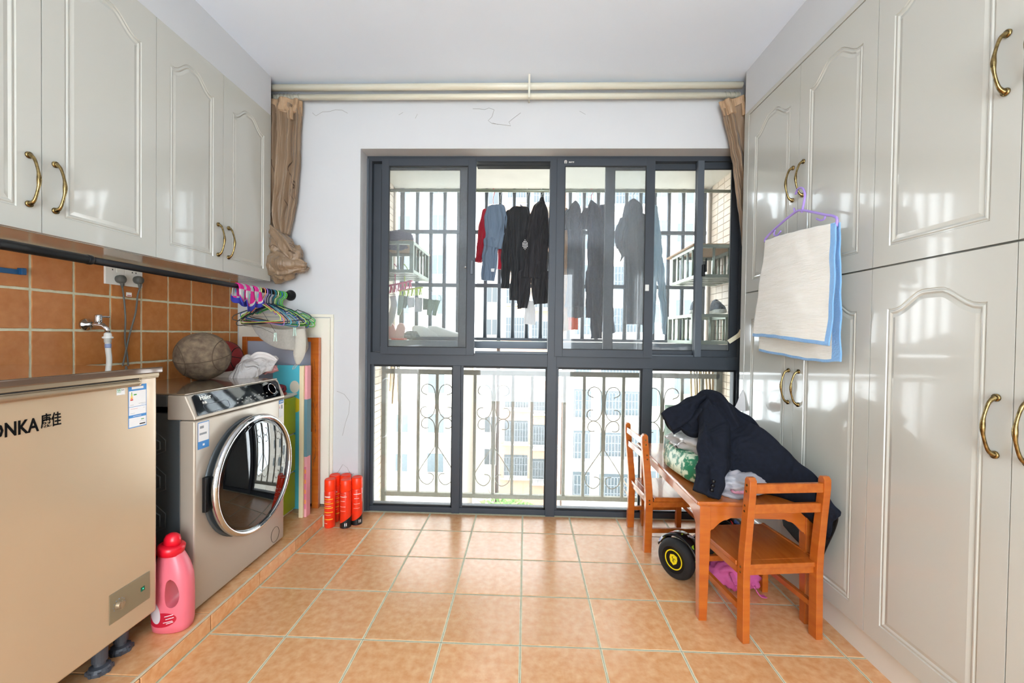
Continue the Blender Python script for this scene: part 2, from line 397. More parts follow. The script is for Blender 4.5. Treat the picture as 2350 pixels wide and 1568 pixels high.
crack([(773, 898), (790, 905), (803, 922), (800, 950), (793, 970), (786, 1000)], 0.0009)
crack([(775, 1085), (787, 1066), (797, 1074), (805, 1090), (812, 1087)], 0.0011)
wr_ = MB().box(WR, WR + 0.12, WN, WB + 0.1, 0, CEIL + 0.05).build('wall_right', M_wall); tag(wr_, kind='structure')
wn = MB().box(WL - 0.12, -0.8, WN - 0.12, WN, 0, CEIL).box(0.8, WR + 0.1, WN - 0.12, WN, 0, CEIL).box(-0.8, 0.8, WN - 0.12, WN, 2.25, CEIL)
wn = wn.build('wall_near', M_wall); tag(wn, kind='structure')
ce = MB().box(WL - 0.12, WR + 0.12, WN - 0.12, WB + 0.2, CEIL, CEIL + 0.1).build('ceiling', M_ceil); tag(ce, kind='structure')
o = MB().box(WL - 0.004, -1.542, WN, 2.48, 2.462, CEIL).build('trim_1', M_wall); tag(o, kind='structure')
o = MB().box(1.237, WR, WN, 2.46, 2.445, CEIL).build('trim_2', M_wall); tag(o, kind='structure')
# low access door on the window wall, left
d1 = empty('door_1', (0, 0, 0), kind='structure')
p0, p1 = at(553, 1150, WB), at(767, 722, WB); zt = p1.z; xl = WL + 0.01; xr = p1.x
mb = MB(); mb.box(xl, xr, WB - 0.012, WB - 0.0005, zt - 0.018, zt).box(xr - 0.018, xr, WB - 0.012, WB - 0.0005, FZ + 0.0, zt - 0.018)
mb.build('door_frame', M_cream, d1, bevel=0.001)
MB().box(xl, xr - 0.022, WB - 0.009, WB - 0.0006, FZ + 0.015, zt - 0.024).build('door_leaf', M_cream, d1, bevel=0.001)
MB().box(xl, xr, WB - 0.014, WB - 0.0004, FZ, FZ + 0.013).build('bottom_strip', mat('strip_brown', '6d5c4b', 0.7), d1)

# ------------------------------------------------------------------ window
win = empty('window_1', (0, FY, 0), kind='structure')
def fbar(name, x0, x1, z0, z1, y0, y1, m=M_frame, parent=win, bevel=0.0012):
    return MB().box(x0, x1, y0 - FY, y1 - FY, z0, z1).build(name, m, parent, bevel=bevel)
fbar('head_rail', OX0, OX1, 2.286, OZ, FY, 2.80)
fbar('jamb', OX0, -1.013, 0.0, 2.286, FY, 2.80); fbar('jamb', 1.345, OX1, 0.0, 2.286, FY, 2.80)
fbar('transom', -1.013, 1.345, 0.965, 1.045, FY, 2.80)
fbar('bottom_rail', -1.013, 1.345, 0.0, 0.034, FY + 0.005, 2.80)
fbar('mullion', 0.142, 0.20, 0.0, 2.286, FY - 0.012, 2.79)
fbar('mullion', -0.470, -0.418, 0.0, 0.965, FY - 0.002, 2.79); fbar('mullion', 0.752, 0.803, 0.0, 0.965, FY - 0.002, 2.79)
fbar('side_cover', -1.045, -1.033, 0.0, 2.30, FY - 0.006, FY, M_frame2)
def pane(x0, x1, z0, z1, y, m, parent):
    return MB().box(x0, x1, y - FY - 0.0025, y - FY + 0.0025, z0, z1).build('pane', m, parent)
for a, b in ((-1.008, -0.472), (-0.416, 0.14), (0.202, 0.75), (0.805, 1.343)):
    sl = fbar('glazing_bead', a - 0.004, a + 0.014, 0.034, 0.965, 2.722, 2.735)
    mb = MB().box(a - 0.004, b + 0.004, 0.018, 0.03, 0.951, 0.965).box(b - 0.008, b + 0.004, 0.018, 0.03, 0.034, 0.951).box(a, b, 0.018, 0.03, 0.034, 0.044)
    mb.build('black_seal', M_seal, win)
    pane(a, b, 0.034, 0.965, 2.745, M_glass2, win)
def sash(name, x0, x1, y, sl, sr, zt=2.296, zb=1.035, rail=0.047, railb=0.047, m=M_frame):
    s_ = MB(); t = 0.022
    s_.box(x0, x0 + sl, y - FY, y - FY + t, zb, zt).box(x1 - sr, x1, y - FY, y - FY + t, zb, zt)
    s_.box(x0 + sl, x1 - sr, y - FY, y - FY + t, zt - rail, zt).box(x0 + sl, x1 - sr, y - FY, y - FY + t, zb, zb + railb)
    s_ = s_.build(name, m, win, bevel=0.001)
    yy = y - FY; q = MB(); a, b, c, d = x0 + sl, x1 - sr, zb + railb, zt - rail
    q.box(a, a + 0.004, yy + 0.001, yy + 0.012, c, d).box(b - 0.004, b, yy + 0.001, yy + 0.012, c, d).box(a, b, yy + 0.001, yy + 0.012, c, c + 0.004).box(a, b, yy + 0.001, yy + 0.012, d - 0.004, d)
    q.build('rubber_seal', M_seal, s_)
    MB().box(a, b, yy + 0.010, yy + 0.014, c, d).build('pane', M_glass, s_)
    return s_
# front sliding sashes and the ones behind them
s1 = sash('sash', -0.941, -0.332, 2.690, 0.046, 0.050)
s2 = sash('sash', 0.185, 0.803, 2.690, 0.050, 0.055)
s3 = sash('sash', -1.013, -0.385, 2.745, 0.05, 0.055, zt=2.282, zb=1.047, rail=0.035, railb=0.035)
s4 = sash('sash', 0.502, 1.113, 2.745, 0.058, 0.0, zt=2.282, zb=1.047, rail=0.035, railb=0.035)
s5 = sash('sash', 1.072, 1.352, 2.718, 0.042, 0.056, zt=2.282, zb=1.047, rail=0.040, railb=0.04)
fbar('mullion', 1.072, 1.112, 1.045, 2.286, FY - 0.012, 2.715, M_frame2)
fbar('track', -0.332, 0.142, 2.262, 2.274, 2.73, 2.78, M_seal); fbar('track', -0.332, 0.142, 1.045, 1.062, 2.735, 2.745, M_frame2)
fbar('track', -0.332, 0.142, 1.045, 1.056, 2.765, 2.785, M_frame2); fbar('track', 0.803, 1.072, 1.045, 1.056, 2.715, 2.73, M_frame2)
mb = MB().box(-0.012, 0.004, -0.03, -0.004, -0.045, 0.03)
mb.prism([(-0.001, -0.02), (0.009, -0.02), (0.008, 0.065), (0.001, 0.067)], -0.045, -0.031)
lk = mb.build('sash_handle', M_black, win, loc=(1.118, 0, 1.60), bevel=0.003)
o = MB().box(-0.009, 0.009, -0.008, 0, -0.045, 0.045).build('sash_handle', M_frame2, s1, loc=(-0.352, 2.690 - FY, 1.60), bevel=0.003)
o = MB().tube([(0, 0, 0), (0, -0.012, 0)], 0.006, 10).build('lock_pin', M_steel, s1, loc=(-0.392, 2.690 - FY, 1.60), smooth=True)
o = MB().box(-0.012, 0.012, -0.005, 0.0, -0.02, 0.02).build('sash_clip', mat('pale_clip', 'd5d6d2', 0.5), s2, loc=(0.763, 2.690 - FY, 1.48), bevel=0.002)
text('(I)', 0.022, M_white, s2, frame_m((0.228, 2.689 - FY, 2.268), (1, 0, 0), (0, 0, 1)), bold=0.0005, name='maker_mark')
text('欧尚门窗', 0.0085, M_white, s2, frame_m((0.258, 2.689 - FY, 2.268), (1, 0, 0), (0, 0, 1)), bold=0.0003, name='maker_mark')
# cream strap tied to the window lock
mb = MB(); P = smooth_path([at(1672, 785, 2.66), at(1683, 778, 2.65), at(1697, 768, 2.63), at(1702, 758, 2.62)], 14)
for i in range(14): mb.bar(P[i], P[i + 1], 0.003, 0.026)
MB.build(mb, 'strap', mat('strap_cream', 'e6dfc4', 0.6), None); o = bpy.data.objects['strap']; tag(o, 'cream plastic strap tied round the right stile of the window', 'strap')

# ------------------------------------------------------------------ cabinets
def door_mesh(w, h, arch=0.05, mg=0.065, t=0.018, mgt=0.09):
    """door slab in local x (width) z (height), front face at y=0 looking to -y, routed arched panel"""
    x0, x1, z0 = mg, w - mg, mg
    zs = h - mgt - arch; N = 18; out = [(x0, z0), (x1, z0), (x1, zs)]; mp = [(0, 0), (w, 0), (w, h)]
    if arch > 0:
        for i in range(1, N):
            u = i / N; x = x1 + (x0 - x1) * u; d = min(u, 1 - u) * 2
            k = 0 if d < 0.12 else 0.5 - 0.5 * math.cos(PI * min((d - 0.12) / 0.72, 1)); out.append((x, zs + arch * k)); mp.append((w * (1 - u), h))
    out.append((x0, zs)); mp.append((0, h)); n = len(out)
    def inset(P, a):
        R = []
        for i in range(n):
            p, q, r = Vector(P[i - 1]), Vector(P[i]), Vector(P[(i + 1) % n])
            e1, e2 = (q - p).normalized(), (r - q).normalized(); n1, n2 = Vector((-e1.y, e1.x)), Vector((-e2.y, e2.x))
            b = (n1 + n2).normalized(); c = max(b.dot(n1), 0.5); R.append(tuple(q + b * (a / c)))
        return R
    rings = [(mp, 0), (out, 0), (inset(out, 0.002), 0.0035), (inset(out, 0.006), 0.0035), (inset(out, 0.009), 0.0005), (inset(out, 0.012), 0.0005),
             (inset(out, 0.018), 0.004), (inset(out, 0.030), 0.0012)]
    vs = []; fs = []
    for ring, y in rings: vs += [(p[0], y, p[1]) for p in ring]
    for k in range(len(rings) - 1):
        for i in range(n): j = (i + 1) % n; fs.append((k * n + i, k * n + j, (k + 1) * n + j, (k + 1) * n + i))
    fs.append(tuple((len(rings) - 1) * n + i for i in range(n)))
    b = len(vs); vs += [(p[0], t, p[1]) for p in mp]; fs += [(i, b + i, b + (i + 1) % n, (i + 1) % n) for i in range(n)] + [tuple(b + i for i in range(n - 1, -1, -1))]
    return MB().add(vs, fs)
def handle(parent, x, z, L=0.15):
    P = [(x, -0.004, z + L / 2), (x, -0.02, z + L * 0.42), (x, -0.032, z + L * 0.18), (x, -0.035, z), (x, -0.032, z - L * 0.18), (x, -0.02, z - L * 0.42), (x, -0.004, z - L / 2)]
    R = [0.0078, 0.0046, 0.0040, 0.0060, 0.0040, 0.0046, 0.0078]
    pts = smooth_path(P, 24); rs = [cr(R, i / 24) for i in range(25)]
    mb = MB().tube(pts, rs, 10)
    for e in (1, -1): mb.lathe([(0.0, -0.0065), (0.010, -0.006), (0.0105, -0.001), (0.009, 0.0)], (x, 0, z + e * L / 2), 'y', 12)
    h = mb.build('handle', M_brass, parent, smooth=True)
    return h
def cabinet(name, label, x_front, side, y0, y1, z0, z1, doors, hz, arch, depth, plinth=0, group=None, gap=0.0015, knob=True):
    """side +1: stands on the right wall, doors look to -x; -1: left wall, doors look to +x"""
    t = 0.018; root = empty(name, (x_front, (y0 + y1) / 2, z0), 0, label, 'cabinet', group)
    s = side; yc = (y0 + y1) / 2
    a, b = sorted((s * (t + 0.001), s * depth))
    MB().box(a, b, y0 - yc, y1 - yc, 0, z1 - z0).build('body', M_lac, root)
    if plinth:
        a2, b2 = sorted((s * 0.028, s * depth)); MB().box(a2, b2, y0 - yc, y1 - yc, -z0, 0).build('plinth', mat('plinth_white', 'd8d3c8', 0.5), root)
    for (a, b, hside) in doors:
        w = b - a - 2 * gap; h = z1 - z0 - 2 * gap
        d = door_mesh(w, h, arch).build('door', M_lac, root)
        # local x -> +y or -y so that the front looks into the room
        if s > 0: d.rotation_euler = (0, 0, -PI / 2); d.location = (0, b - gap - yc, gap)   # local x -> -y, local -y -> -x
        else: d.rotation_euler = (0, 0, PI / 2); d.location = (0, a + gap - yc, gap)        # local x -> +y, local -y -> +x
        hx = (w - 0.035 if hside > 0 else 0.035)
        if hz is not None: handle(d, hx, hz - z0 - gap)
    return root
# left, over the washing machine: hside is in the door's own x (left cabinets: +y)
cabinet('wall_cabinet', 'cream wall cabinet above the washing machine beside the gathered curtain', -1.54, -1, 1.70, 2.48, 1.47, 2.462, [(1.70, 2.085, 1), (2.085, 2.48, -1)], 1.624, 0.06, 0.276, group='cream wall cabinets over the left wall')
cabinet('wall_cabinet', 'cream wall cabinet above the freezer, with pair of brass handles', -1.54, -1, 0.885, 1.70, 1.47, 2.462, [(0.885, 1.288, 1), (1.288, 1.70, -1)], 1.627, 0.06, 0.276, group='cream wall cabinets over the left wall')
# right: local x runs towards the camera, so hside +1 is the nearer edge
G = 'cream floor to ceiling cupboards on the right'
cabinet('tall_cabinet', 'upper cream cupboard with the purple hanger on its brass handle', 1.235, 1, 1.545, 2.41, 1.424, 2.42, [(1.97, 2.41, 1), (1.545, 1.97, -1)], 1.889, 0.06, 0.6, group=G)
cabinet('tall_cabinet', 'upper cream cupboard nearest the camera, one brass handle high up', 1.235, 1, 0.66, 1.545, 1.424, 2.42, [(1.10, 1.545, 1), (0.66, 1.10, -1)], 1.889, 0.06, 0.6, group=G)
cabinet('base_cabinet', 'lower cream cupboard behind the orange table, below the towel', 1.235, 1, 1.545, 2.41, 0.113, 1.421, [(1.97, 2.41, 1), (1.545, 1.97, -1)], 0.946, 0.055, 0.6, plinth=1, group=G)
cabinet('base_cabinet', 'lower cream cupboard nearest the camera with large arched door panel', 1.235, 1, 0.66, 1.545, 0.113, 1.421, [(1.10, 1.545, 1), (0.66, 1.10, -1)], 0.946, 0.055, 0.6, plinth=1, group=G)
sp = MB().box(1.234, 1.84, 2.412, 2.46, 0, 2.444).build('end_panel', M_lac, bevel=0.002); tag(sp, 'narrow full height cream end panel between cupboards and window', 'panel')
o = MB().box(1.232, 1.262, 0.66, 2.411, 2.4215, 2.4435).build('top_trim', M_lac); tag(o, 'thin cream trim strip running along the top of the right cupboards', 'trim strip')

# ------------------------------------------------------------------ curtain rods and curtains
cr_ = empty('curtain_rod', (-0.01, 2.52, 2.64), 0, 'thick upper cream curtain pole just under the ceiling', 'curtain rod')
M_pole = mat('pole_cream', 'e2dfd0', 0.35, c2='d4cdb6', scale=4, stretch=(0.6, 8, 8))
MB().tube([(-1.60, 0, 0.010), (1.255, 0, 0.010)], 0.0195, 20).build('pole', M_pole, cr_, smooth=True)
cr2 = empty('curtain_rod', (-0.01, 2.55, 2.598), 0, 'thinner lower cream curtain pole carrying the curtain rings', 'curtain rod')
MB().tube([(-1.60, 0, 0.010), (1.255, 0, 0.010)], 0.0175, 20).build('pole', M_pole, cr2, smooth=True)
br = MB().box(-0.006, 0.006, -0.055, -0.0405, -0.085, 0.06).box(-0.004, 0.004, -0.045, 0.08, -0.045, -0.036).box(-0.004, 0.004, -0.045, 0.08, 0.052, 0.06)
br = br.build('pole_bracket', mat('bracket_cream', 'd9d5c5', 0.4), loc=(0.0, 2.52, 2.64), bevel=0.001); tag(br, 'small cream bracket holding both curtain poles at mid wall', 'bracket')
M_cur = mat('curtain_taupe', '937a60', 0.45, c2='776049', scale=6, stretch=(3, 3, 0.5), bump=0.15, bscale=60, sheen=0.2, fold=0.016, fscale=10, fstretch=(2.0, 2.0, 0.16))
M_curtop = mat('curtain_heading', 'bfa080', 0.35, c2='9c7d5e', scale=12, fold=0.012, fscale=18, fstretch=(2, 2, 0.25))
M_line = mat('curtain_print', '4a382c', 0.8)
def curtain(label, root_loc, pieces, heads, rings, side=1):
    root = empty('curtain', root_loc, 0, label, 'curtain'); R = Vector(root_loc)
    mb = MB()
    for (path, w, d, sd, fr) in pieces: cloth([Vector(p) - R for p in path], w, d, fold=0.26, freq=fr, n=96, m=60, seed=sd, wrinkle=0.006, mb=mb, ff=0.9)
    body = mb.build('drape', M_cur, root, smooth=True)
    mb = MB()
    for (path, w, d, sd) in heads: cloth([Vector(p) - R for p in path], w, d, fold=0.22, freq=7, n=56, m=10, seed=sd, wrinkle=0.003, mb=mb, ff=1)
    mb.build('heading', M_curtop, root, smooth=True)
    for x, z in rings:
        c = Vector((x, 2.55, 2.608)) - R
        MB().tube([c + Vector((0.003 * math.sin(a * 2), 0.022 * math.sin(a), 0.022 * math.cos(a) - 0.002)) for a in [2 * PI * i / 16 for i in range(16)]], 0.0013, 5, closed=True).build('ring', mat('ring_grey', 'b9b6a6', 0.3, 0.6), root, smooth=True)
    return root, body
Yc = 2.53
cu, body = curtain('taupe curtain knotted into a bundle beside the left wall cabinet', (-1.49, 2.53, 1.47),
    [([(-1.486, 2.545, 2.545), (-1.488, 2.54, 2.35), (-1.492, 2.535, 2.1), (-1.505, 2.53, 1.88), (-1.503, 2.53, 1.765)], [0.175, 0.17, 0.165, 0.135, 0.085], [0.075, 0.08, 0.08, 0.075, 0.06], 1, 11)],
    [([(-1.486, 2.545, 2.585), (-1.486, 2.545, 2.50)], [0.185, 0.18], [0.07, 0.085], 3), ([(-1.437, 2.50, 2.52), (-1.437, 2.50, 2.45)], [0.035, 0.03], [0.02, 0.02], 5)],
    [(-1.56 + 0.021 * i, 0) for i in range(7)] + [(-1.405, 0)])
R = Vector(cu.location); mb = MB()
# the knot: twisted lobes
for c, r, sd, rt in (((-1.50, 2.515, 1.69), (0.075, 0.055, 0.075), 2, 0.2), ((-1.43, 2.515, 1.63), (0.075, 0.055, 0.075), 5, -0.5), ((-1.50, 2.51, 1.56), (0.085, 0.06, 0.085), 9, 0.5), ((-1.40, 2.515, 1.56), (0.065, 0.05, 0.035), 12, 0.2)):
    blob(Vector(c) - R, r, 36, 26, 0.28, 2.2, sd, mb, rt)
kn = mb.build('knot', M_cur, cu, smooth=True)
mb = MB()
cloth([Vector(p) - R for p in ((-1.56, 2.49, 1.80), (-1.49, 2.475, 1.735), (-1.43, 2.47, 1.66), (-1.385, 2.49, 1.60))], [0.05, 0.07, 0.075, 0.05], [0.03, 0.04, 0.045, 0.03], (0.6, 0, 0.8), 0.25, 5, 30, 24, 4, 0.006, mb, ff=1)
cloth([Vector(p) - R for p in ((-1.55, 2.49, 1.61), (-1.47, 2.465, 1.575), (-1.39, 2.475, 1.575), (-1.325, 2.50, 1.568))], [0.11, 0.13, 0.08, 0.035], [0.05, 0.055, 0.04, 0.02], (0.1, 0, 1), 0.25, 4, 30, 24, 8, 0.008, mb, ff=1)
mb.build('knot_fold', M_cur, cu, smooth=True)
rr = random.Random(3)
mb = MB()
for i in range(16):
    x = rr.uniform(-1.55, -1.42); z = rr.uniform(1.95, 2.25) if i < 9 else rr.uniform(1.52, 1.70); y = 2.487 if i < 9 else 2.455
    if i < 9: P = [(x, y, z), (x + rr.uniform(-.012, .012), y, z - 0.03), (x + rr.uniform(-.02, .02), y + 0.004, z - 0.07), (x + rr.uniform(-.01, .01), y, z - 0.11)]
    else: P = [(x, y, z), (x + 0.02, y, z + 0.012), (x + 0.045, y + 0.004, z - 0.006)]
    mb.tube([Vector(p) - R for p in smooth_path(P, 10)], 0.0011, 4)
pr_ = mb.build('printed_branch', M_line, cu); pr_['kind'] = 'stuff'
md = pr_.modifiers.new('wrap', 'SHRINKWRAP'); md.target = body; md.offset = 0.001; md.wrap_method = 'PROJECT'; md.use_project_y = True; md.use_positive_direction = True; md.use_negative_direction = True; md.project_limit = 0.06
cu2, b2 = curtain('taupe curtain pulled aside behind the right cupboards under the pole', (1.23, 2.53, 1.9),
    [([(1.215, 2.535, 2.53), (1.24, 2.535, 2.40), (1.275, 2.535, 2.22), (1.32, 2.54, 2.0), (1.35, 2.545, 1.7)], [0.15, 0.13, 0.13, 0.15, 0.12], [0.05, 0.06, 0.06, 0.06, 0.05], 2, 9)],
    [([(1.205, 2.535, 2.575), (1.222, 2.535, 2.49)], [0.17, 0.145], [0.055, 0.06], 6), ([(1.245, 2.49, 2.53), (1.25, 2.49, 2.46)], [0.035, 0.03], [0.02, 0.02], 7)],
    [(1.16, 0), (1.185, 0), (1.215, 0), (1.235, 0)])

# ------------------------------------------------------------------ rod under the cabinets, hangers and socks
rod = empty('clothes_rod', (-1.48, 2.56, 1.399), 0, 'black tension rod running under the left wall cabinets', 'rod')
MB().tube([(0, 0.01, 0), (0, -1.19, 0.004)], 0.0125, 20).build('thin_tube', M_rod, rod, smooth=True)
MB().tube([(0, -1.18, 0.004), (0, -1.9, 0.007)], 0.0155, 20).lathe([(0.0155, 0), (0.0165, 0.004), (0.0165, 0.014), (0.0155, 0.018)], (0, -1.195, 0.004), 'y', 20).build('thick_tube', M_rod, rod, smooth=True)
MB().lathe([(0.0, 0.0385), (0.033, 0.038), (0.034, 0.03), (0.026, 0.018), (0.018, 0.004), (0.0165, -0.025), (0.0125, -0.026)], (0, 0, 0), 'y', 28).build('end_cap', M_black, rod, smooth=True)
def hanger(color, y, yaw, roll, label, hook=0.021, w=0.20, sag=0.0, dz=0.0, notch=True, mname=None):
    P = [(-w * 0.0, -0.062)]
    right = [(0.0, -0.062), (0.012, -0.070), (0.055, -0.088), (0.10, -0.108)] + ([(0.112, -0.120), (0.122, -0.117), (0.130, -0.112)] if notch else []) + [(0.165, -0.130), (w - 0.008, -0.147), (w, -0.158), (w - 0.004, -0.170), (w - 0.02, -0.174)]
    left = [(-x, z) for x, z in reversed(right)]
    loop = right + [(0, -0.174 - sag)] + left[:-1]
    hk = [(0, -0.062), (0, -0.045), (0.004, -0.030), (0.016, -0.018), (0.0205, -0.004), (0.017, 0.010), (0.006, 0.0175), (-0.006, 0.0175), (-0.016, 0.010), (-0.0195, -0.001)]
    mb = MB(); mb.tube([(x, 0, z) for x, z in loop], 0.0026, 6, closed=True)
    h = [Vector((x, 0, z)) for x, z in hk]; mb.tube(smooth_path(h, 24), 0.0026, 6)
    o = mb.build('clothes_hanger', mat(mname or ('wire_' + color), color, 0.35), smooth=True)
    o.location = (-1.48, y, 1.399 - 0.0035 + dz); o.rotation_euler = (0, roll, yaw)
    return tag(o, label, 'hanger', 'coated wire hangers on the black rod')
hs = [('c3d86a', 2.285, -0.50, -0.03, 'yellow-green wire hanger hanging in front of all the others'), ('ea8a66', 2.320, -0.48, 0.02, 'salmon pink wire hanger second from the front of the bunch'),
      ('a67fd0', 2.340, -0.50, 0.10, 'lilac wire hanger third from the front of the bunch'), ('20264e', 2.352, -0.46, 0.05, 'navy wire hanger between the lilac and light blue hangers'),
      ('55b4d6', 2.375, -0.42, 0.06, 'light blue wire hanger in the middle of the bunch'), ('17191c', 2.39, 0.25, -0.12, 'black wire hanger tilted up towards the window'),
      ('1c6ea6', 2.405, -0.3, 0.04, 'mid blue wire hanger behind the light blue one'), ('1f8f93', 2.415, -0.25, 0.14, 'teal wire hanger in the rear half of the bunch'),
      ('16181a', 2.42, 0.42, 0.05, 'black wire hanger turned across the bunch'), ('b9d47a', 2.43, -0.1, 0.02, 'pale green wire hanger behind the black ones'),
      ('3fae22', 2.45, 0.05, 0.08, 'bright green wire hanger near the rod end'), ('1a60bd', 2.47, 0.1, 0.16, 'strong blue wire hanger near the rod end'),
      ('58c22c', 2.485, 0.2, 0.02, 'grass green wire hanger second from the wall'), ('7fcdb0', 2.50, 0.1, 0.1, 'mint wire hanger close to the wall'), ('66cc38', 2.515, 0.25, 0.12, 'light green wire hanger nearest the wall'),
      ('141a3a', 2.365, -0.2, -0.06, 'dark navy wire hanger behind the light blue one'), ('d8c6e0', 2.44, -0.3, 0.12, 'pale lilac wire hanger among the green ones'),
      ('0f7f5a', 2.46, 0.32, -0.03, 'dark green wire hanger turned towards the window'), ('15171a', 2.495, -0.15, 0.18, 'thin black wire hanger hanging lowest at the back')]
for h in hs: hanger(*h)
# clip hanger with two pegs, hand towel
o = MB(); o.tube([(0, 0, 0), (-0.004, 0, -0.02), (0.0, 0, -0.05), (-0.02, 0, -0.075), (-0.10, 0, -0.11), (-0.145, 0, -0.13), (-0.04, 0, -0.20), (0.02, 0, -0.235), (0.03, 0, -0.238), (0.005, 0, -0.20), (0.0, 0, -0.14), (-0.09, 0, -0.075)], 0.0011, 5)
def peg(loc, rz, label):
    r_ = empty('clothes_peg', loc, rz, label, 'clothes peg', 'pale plastic clothes pegs under the hangers')
    for s in (1, -1):
        mb = MB(); mb.prism([(0.001 * s, 0.0), (0.006 * s, 0.0), (0.0065 * s, -0.022), (0.009 * s, -0.048), (0.004 * s, -0.048), (0.002 * s, -0.026)], -0.0045, 0.0045)
        mb.build('jaw', mat('peg_mint', 'c3dccf', 0.4), r_, bevel=0.0008)
    MB().tube([(-0.004, -0.005, -0.018), (-0.004, 0.005, -0.018), (0.004, 0.005, -0.018), (0.004, -0.005, -0.018)], 0.0008, 5, closed=True).build('spring', M_steel, r_)
peg(at(632, 764, 2.30), 0.3, 'pale mint clothes peg hanging below the front of the hangers')
peg(at(676, 752, 2.34), 0.9, 'pale mint clothes peg pinching the grey towel beside the mitt')
# small wire clips carrier
mb = MB(); mb.tube([at(x, y, 2.30) for x, y in ((585, 700), (600, 712), (632, 762), (627, 765), (598, 752), (560, 748))], 0.0009, 5)
o = mb.build('wire_carrier', mat('wire_17191c', '17191c', 0.35)); tag(o, 'thin black bent wire running down to the front clothes peg', 'wire')
M_terry = mat('grey_terry', 'b9b4aa', 0.95, c2='a9a398', scale=90, bump=0.6, bscale=500, sheen=0.5)
rows = [[at(575, 742, 2.44), at(610, 752, 2.42), at(650, 757, 2.41), at(700, 748, 2.45)],
        [at(585, 760, 2.44), at(615, 775, 2.41), at(655, 780, 2.40), at(706, 775, 2.45)],
        [at(600, 778, 2.44), at(625, 793, 2.41), at(665, 801, 2.40), at(708, 797, 2.45)],
        [at(622, 793, 2.44), at(640, 800, 2.42), at(675, 806, 2.41), at(700, 814, 2.45)]]
o = sheet(rows, 30, 16, 0.006).build('hand_towel', M_terry, smooth=True, solid=0.005); tag(o, 'grey towel slung below the bunch of hangers', 'towel')
mb = cloth([at(688, 756, 2.36), at(690, 785, 2.355), at(686, 815, 2.355), at(683, 836, 2.36)], [0.05, 0.062, 0.058, 0.02], [0.025, 0.03, 0.028, 0.015], (1, 0.3, 0), 0.06, 3, 28, 18, 3, 0.002)
mt = empty('bath_mitt', at(685, 836, 2.36), 0, 'knobbly grey-white bath mitt hanging from the hangers', 'bath mitt')
ob = mb.build('mitt', mat('mitt_cream', 'cdc8bb', 0.95, bump=1.0, bscale=420), mt, smooth=True); ob.location = -Vector(mt.location)
ob = MB().tube([at(x, y, 2.355) for x, y in ((680, 834), (673, 843), (671, 848), (676, 846), (683, 836))], 0.0022, 6).build('loop', M_terry, mt, smooth=True); ob.location = -Vector(mt.location)
# socks over the rod
Mpk, Mbl, Mgr, Mcy = mat('sock_pink', 'd4268a', 0.9, bump=0.3, bscale=600), mat('sock_blue', '3238a0', 0.9, bump=0.3, bscale=600), mat('sock_grey', 'b9b9bb', 0.9, bump=0.3, bscale=600), mat('sock_cyan', '4bb3d0', 0.9)
def sock(y0, wy, zf, zb, label, seed):
    mb = MB(); nu, nv = 8, 22; R_ = 0.0165
    def fn(u, v):
        y = y0 + (u - 0.5) * wy * (1 - 0.25 * abs(v - 0.5) * 2 if v < 0.5 else 1.0)
        s = v * 2 - 1
        if abs(s) < 0.16: a = s / 0.16 * PI / 2; return Vector((-1.48 + R_ * math.sin(a), y, 1.399 + R_ * math.cos(a)))
        d = (abs(s) - 0.16) / 0.84; x = R_ * (1 + 0.3 * math.sin(u * PI)) + 0.012 * d * math.sin(u * 5 + seed)
        L = zf if s > 0 else zb
        tip = 1 - 0.35 * (abs(u - 0.5) * 2) ** 3 * (d > 0.6)
        return Vector((-1.48 + math.copysign(x, s), y + 0.02 * d * (u - 0.3), 1.399 - L * d * tip))
    mb.grid(fn, nu, nv); mb.mi = []
    for j in range(nv):
        for i in range(nu):
            d = abs(j / nv * 2 - 1)
            c = 1 if d > 0.76 else (0 if (i // 4 + (j + 1) // 5) % 2 == 0 else 2)
            if c == 2 and 0.35 < d < 0.5 and i in (3, 4): c = 3
            mb.mi.append(c)
    o = mb.build('sock', [Mpk, Mbl, Mgr, Mcy], smooth=True, solid=0.004)
    return tag(o, label, 'sock', 'pink and blue socks over the black rod')
sock(2.125, 0.060, 0.10, 0.085, 'pink, grey and blue child sock draped nearest the camera on the rod', 1)
sock(2.178, 0.062, 0.125, 0.10, 'longest pink, grey and blue child sock, middle of the three on the rod', 2)
sock(2.245, 0.05, 0.10, 0.09, 'pink, grey and blue child sock draped next to the hangers', 3)
# blue hook on the tile wall
hk = MB().box(0, 0.008, -0.09, 0.05, -0.009, 0.009).box(0, 0.02, 0.035, 0.05, -0.009, 0.015).build('wall_hook', mat('hook_blue', '1d4f7a', 0.4), loc=(WL + 0.0005, atX(10, 621, WL).y, atX(10, 621, WL).z), bevel=0.002)
tag(hk, 'blue plastic hook stuck to the tiled wall over the freezer', 'hook')

# ------------------------------------------------------------------ sockets, plugs, tap
def on_wall(x, y, d=0.0):
    p = atX(x, y, WL); p.x = WL + d; return p
a, b = on_wall(237, 600), on_wall(325, 662)
yl, yr, zt, zb = on_wall(237, 630).y, on_wall(323, 640).y, 1.452, 1.366
sk = empty('wall_socket', (WL, (yl + yr) / 2, (zt + zb) / 2), 0, 'white double power socket plate on the tiled wall', 'socket'); hw, hh = (yr - yl) / 2, (zt - zb) / 2
for s in (-1, 1):
    MB().box(0.0005, 0.009, min(0.001 * s, hw * s), max(0.001 * s, hw * s), -hh, hh).build('face_plate', M_white, sk, bevel=0.002)
    mb = MB(); yc = s * hw * 0.5
    for dy, dz in (((-0.012, 0.022), (-0.012, 0.034)) if s < 0 else ((-0.008, 0.022), (0.010, 0.022))):
        mb.box(0.0085, 0.0093, yc + dy - 0.0022, yc + dy + 0.0022, dz - 0.003, dz + 0.003)
    mb.build('pin_holes', M_black, sk)
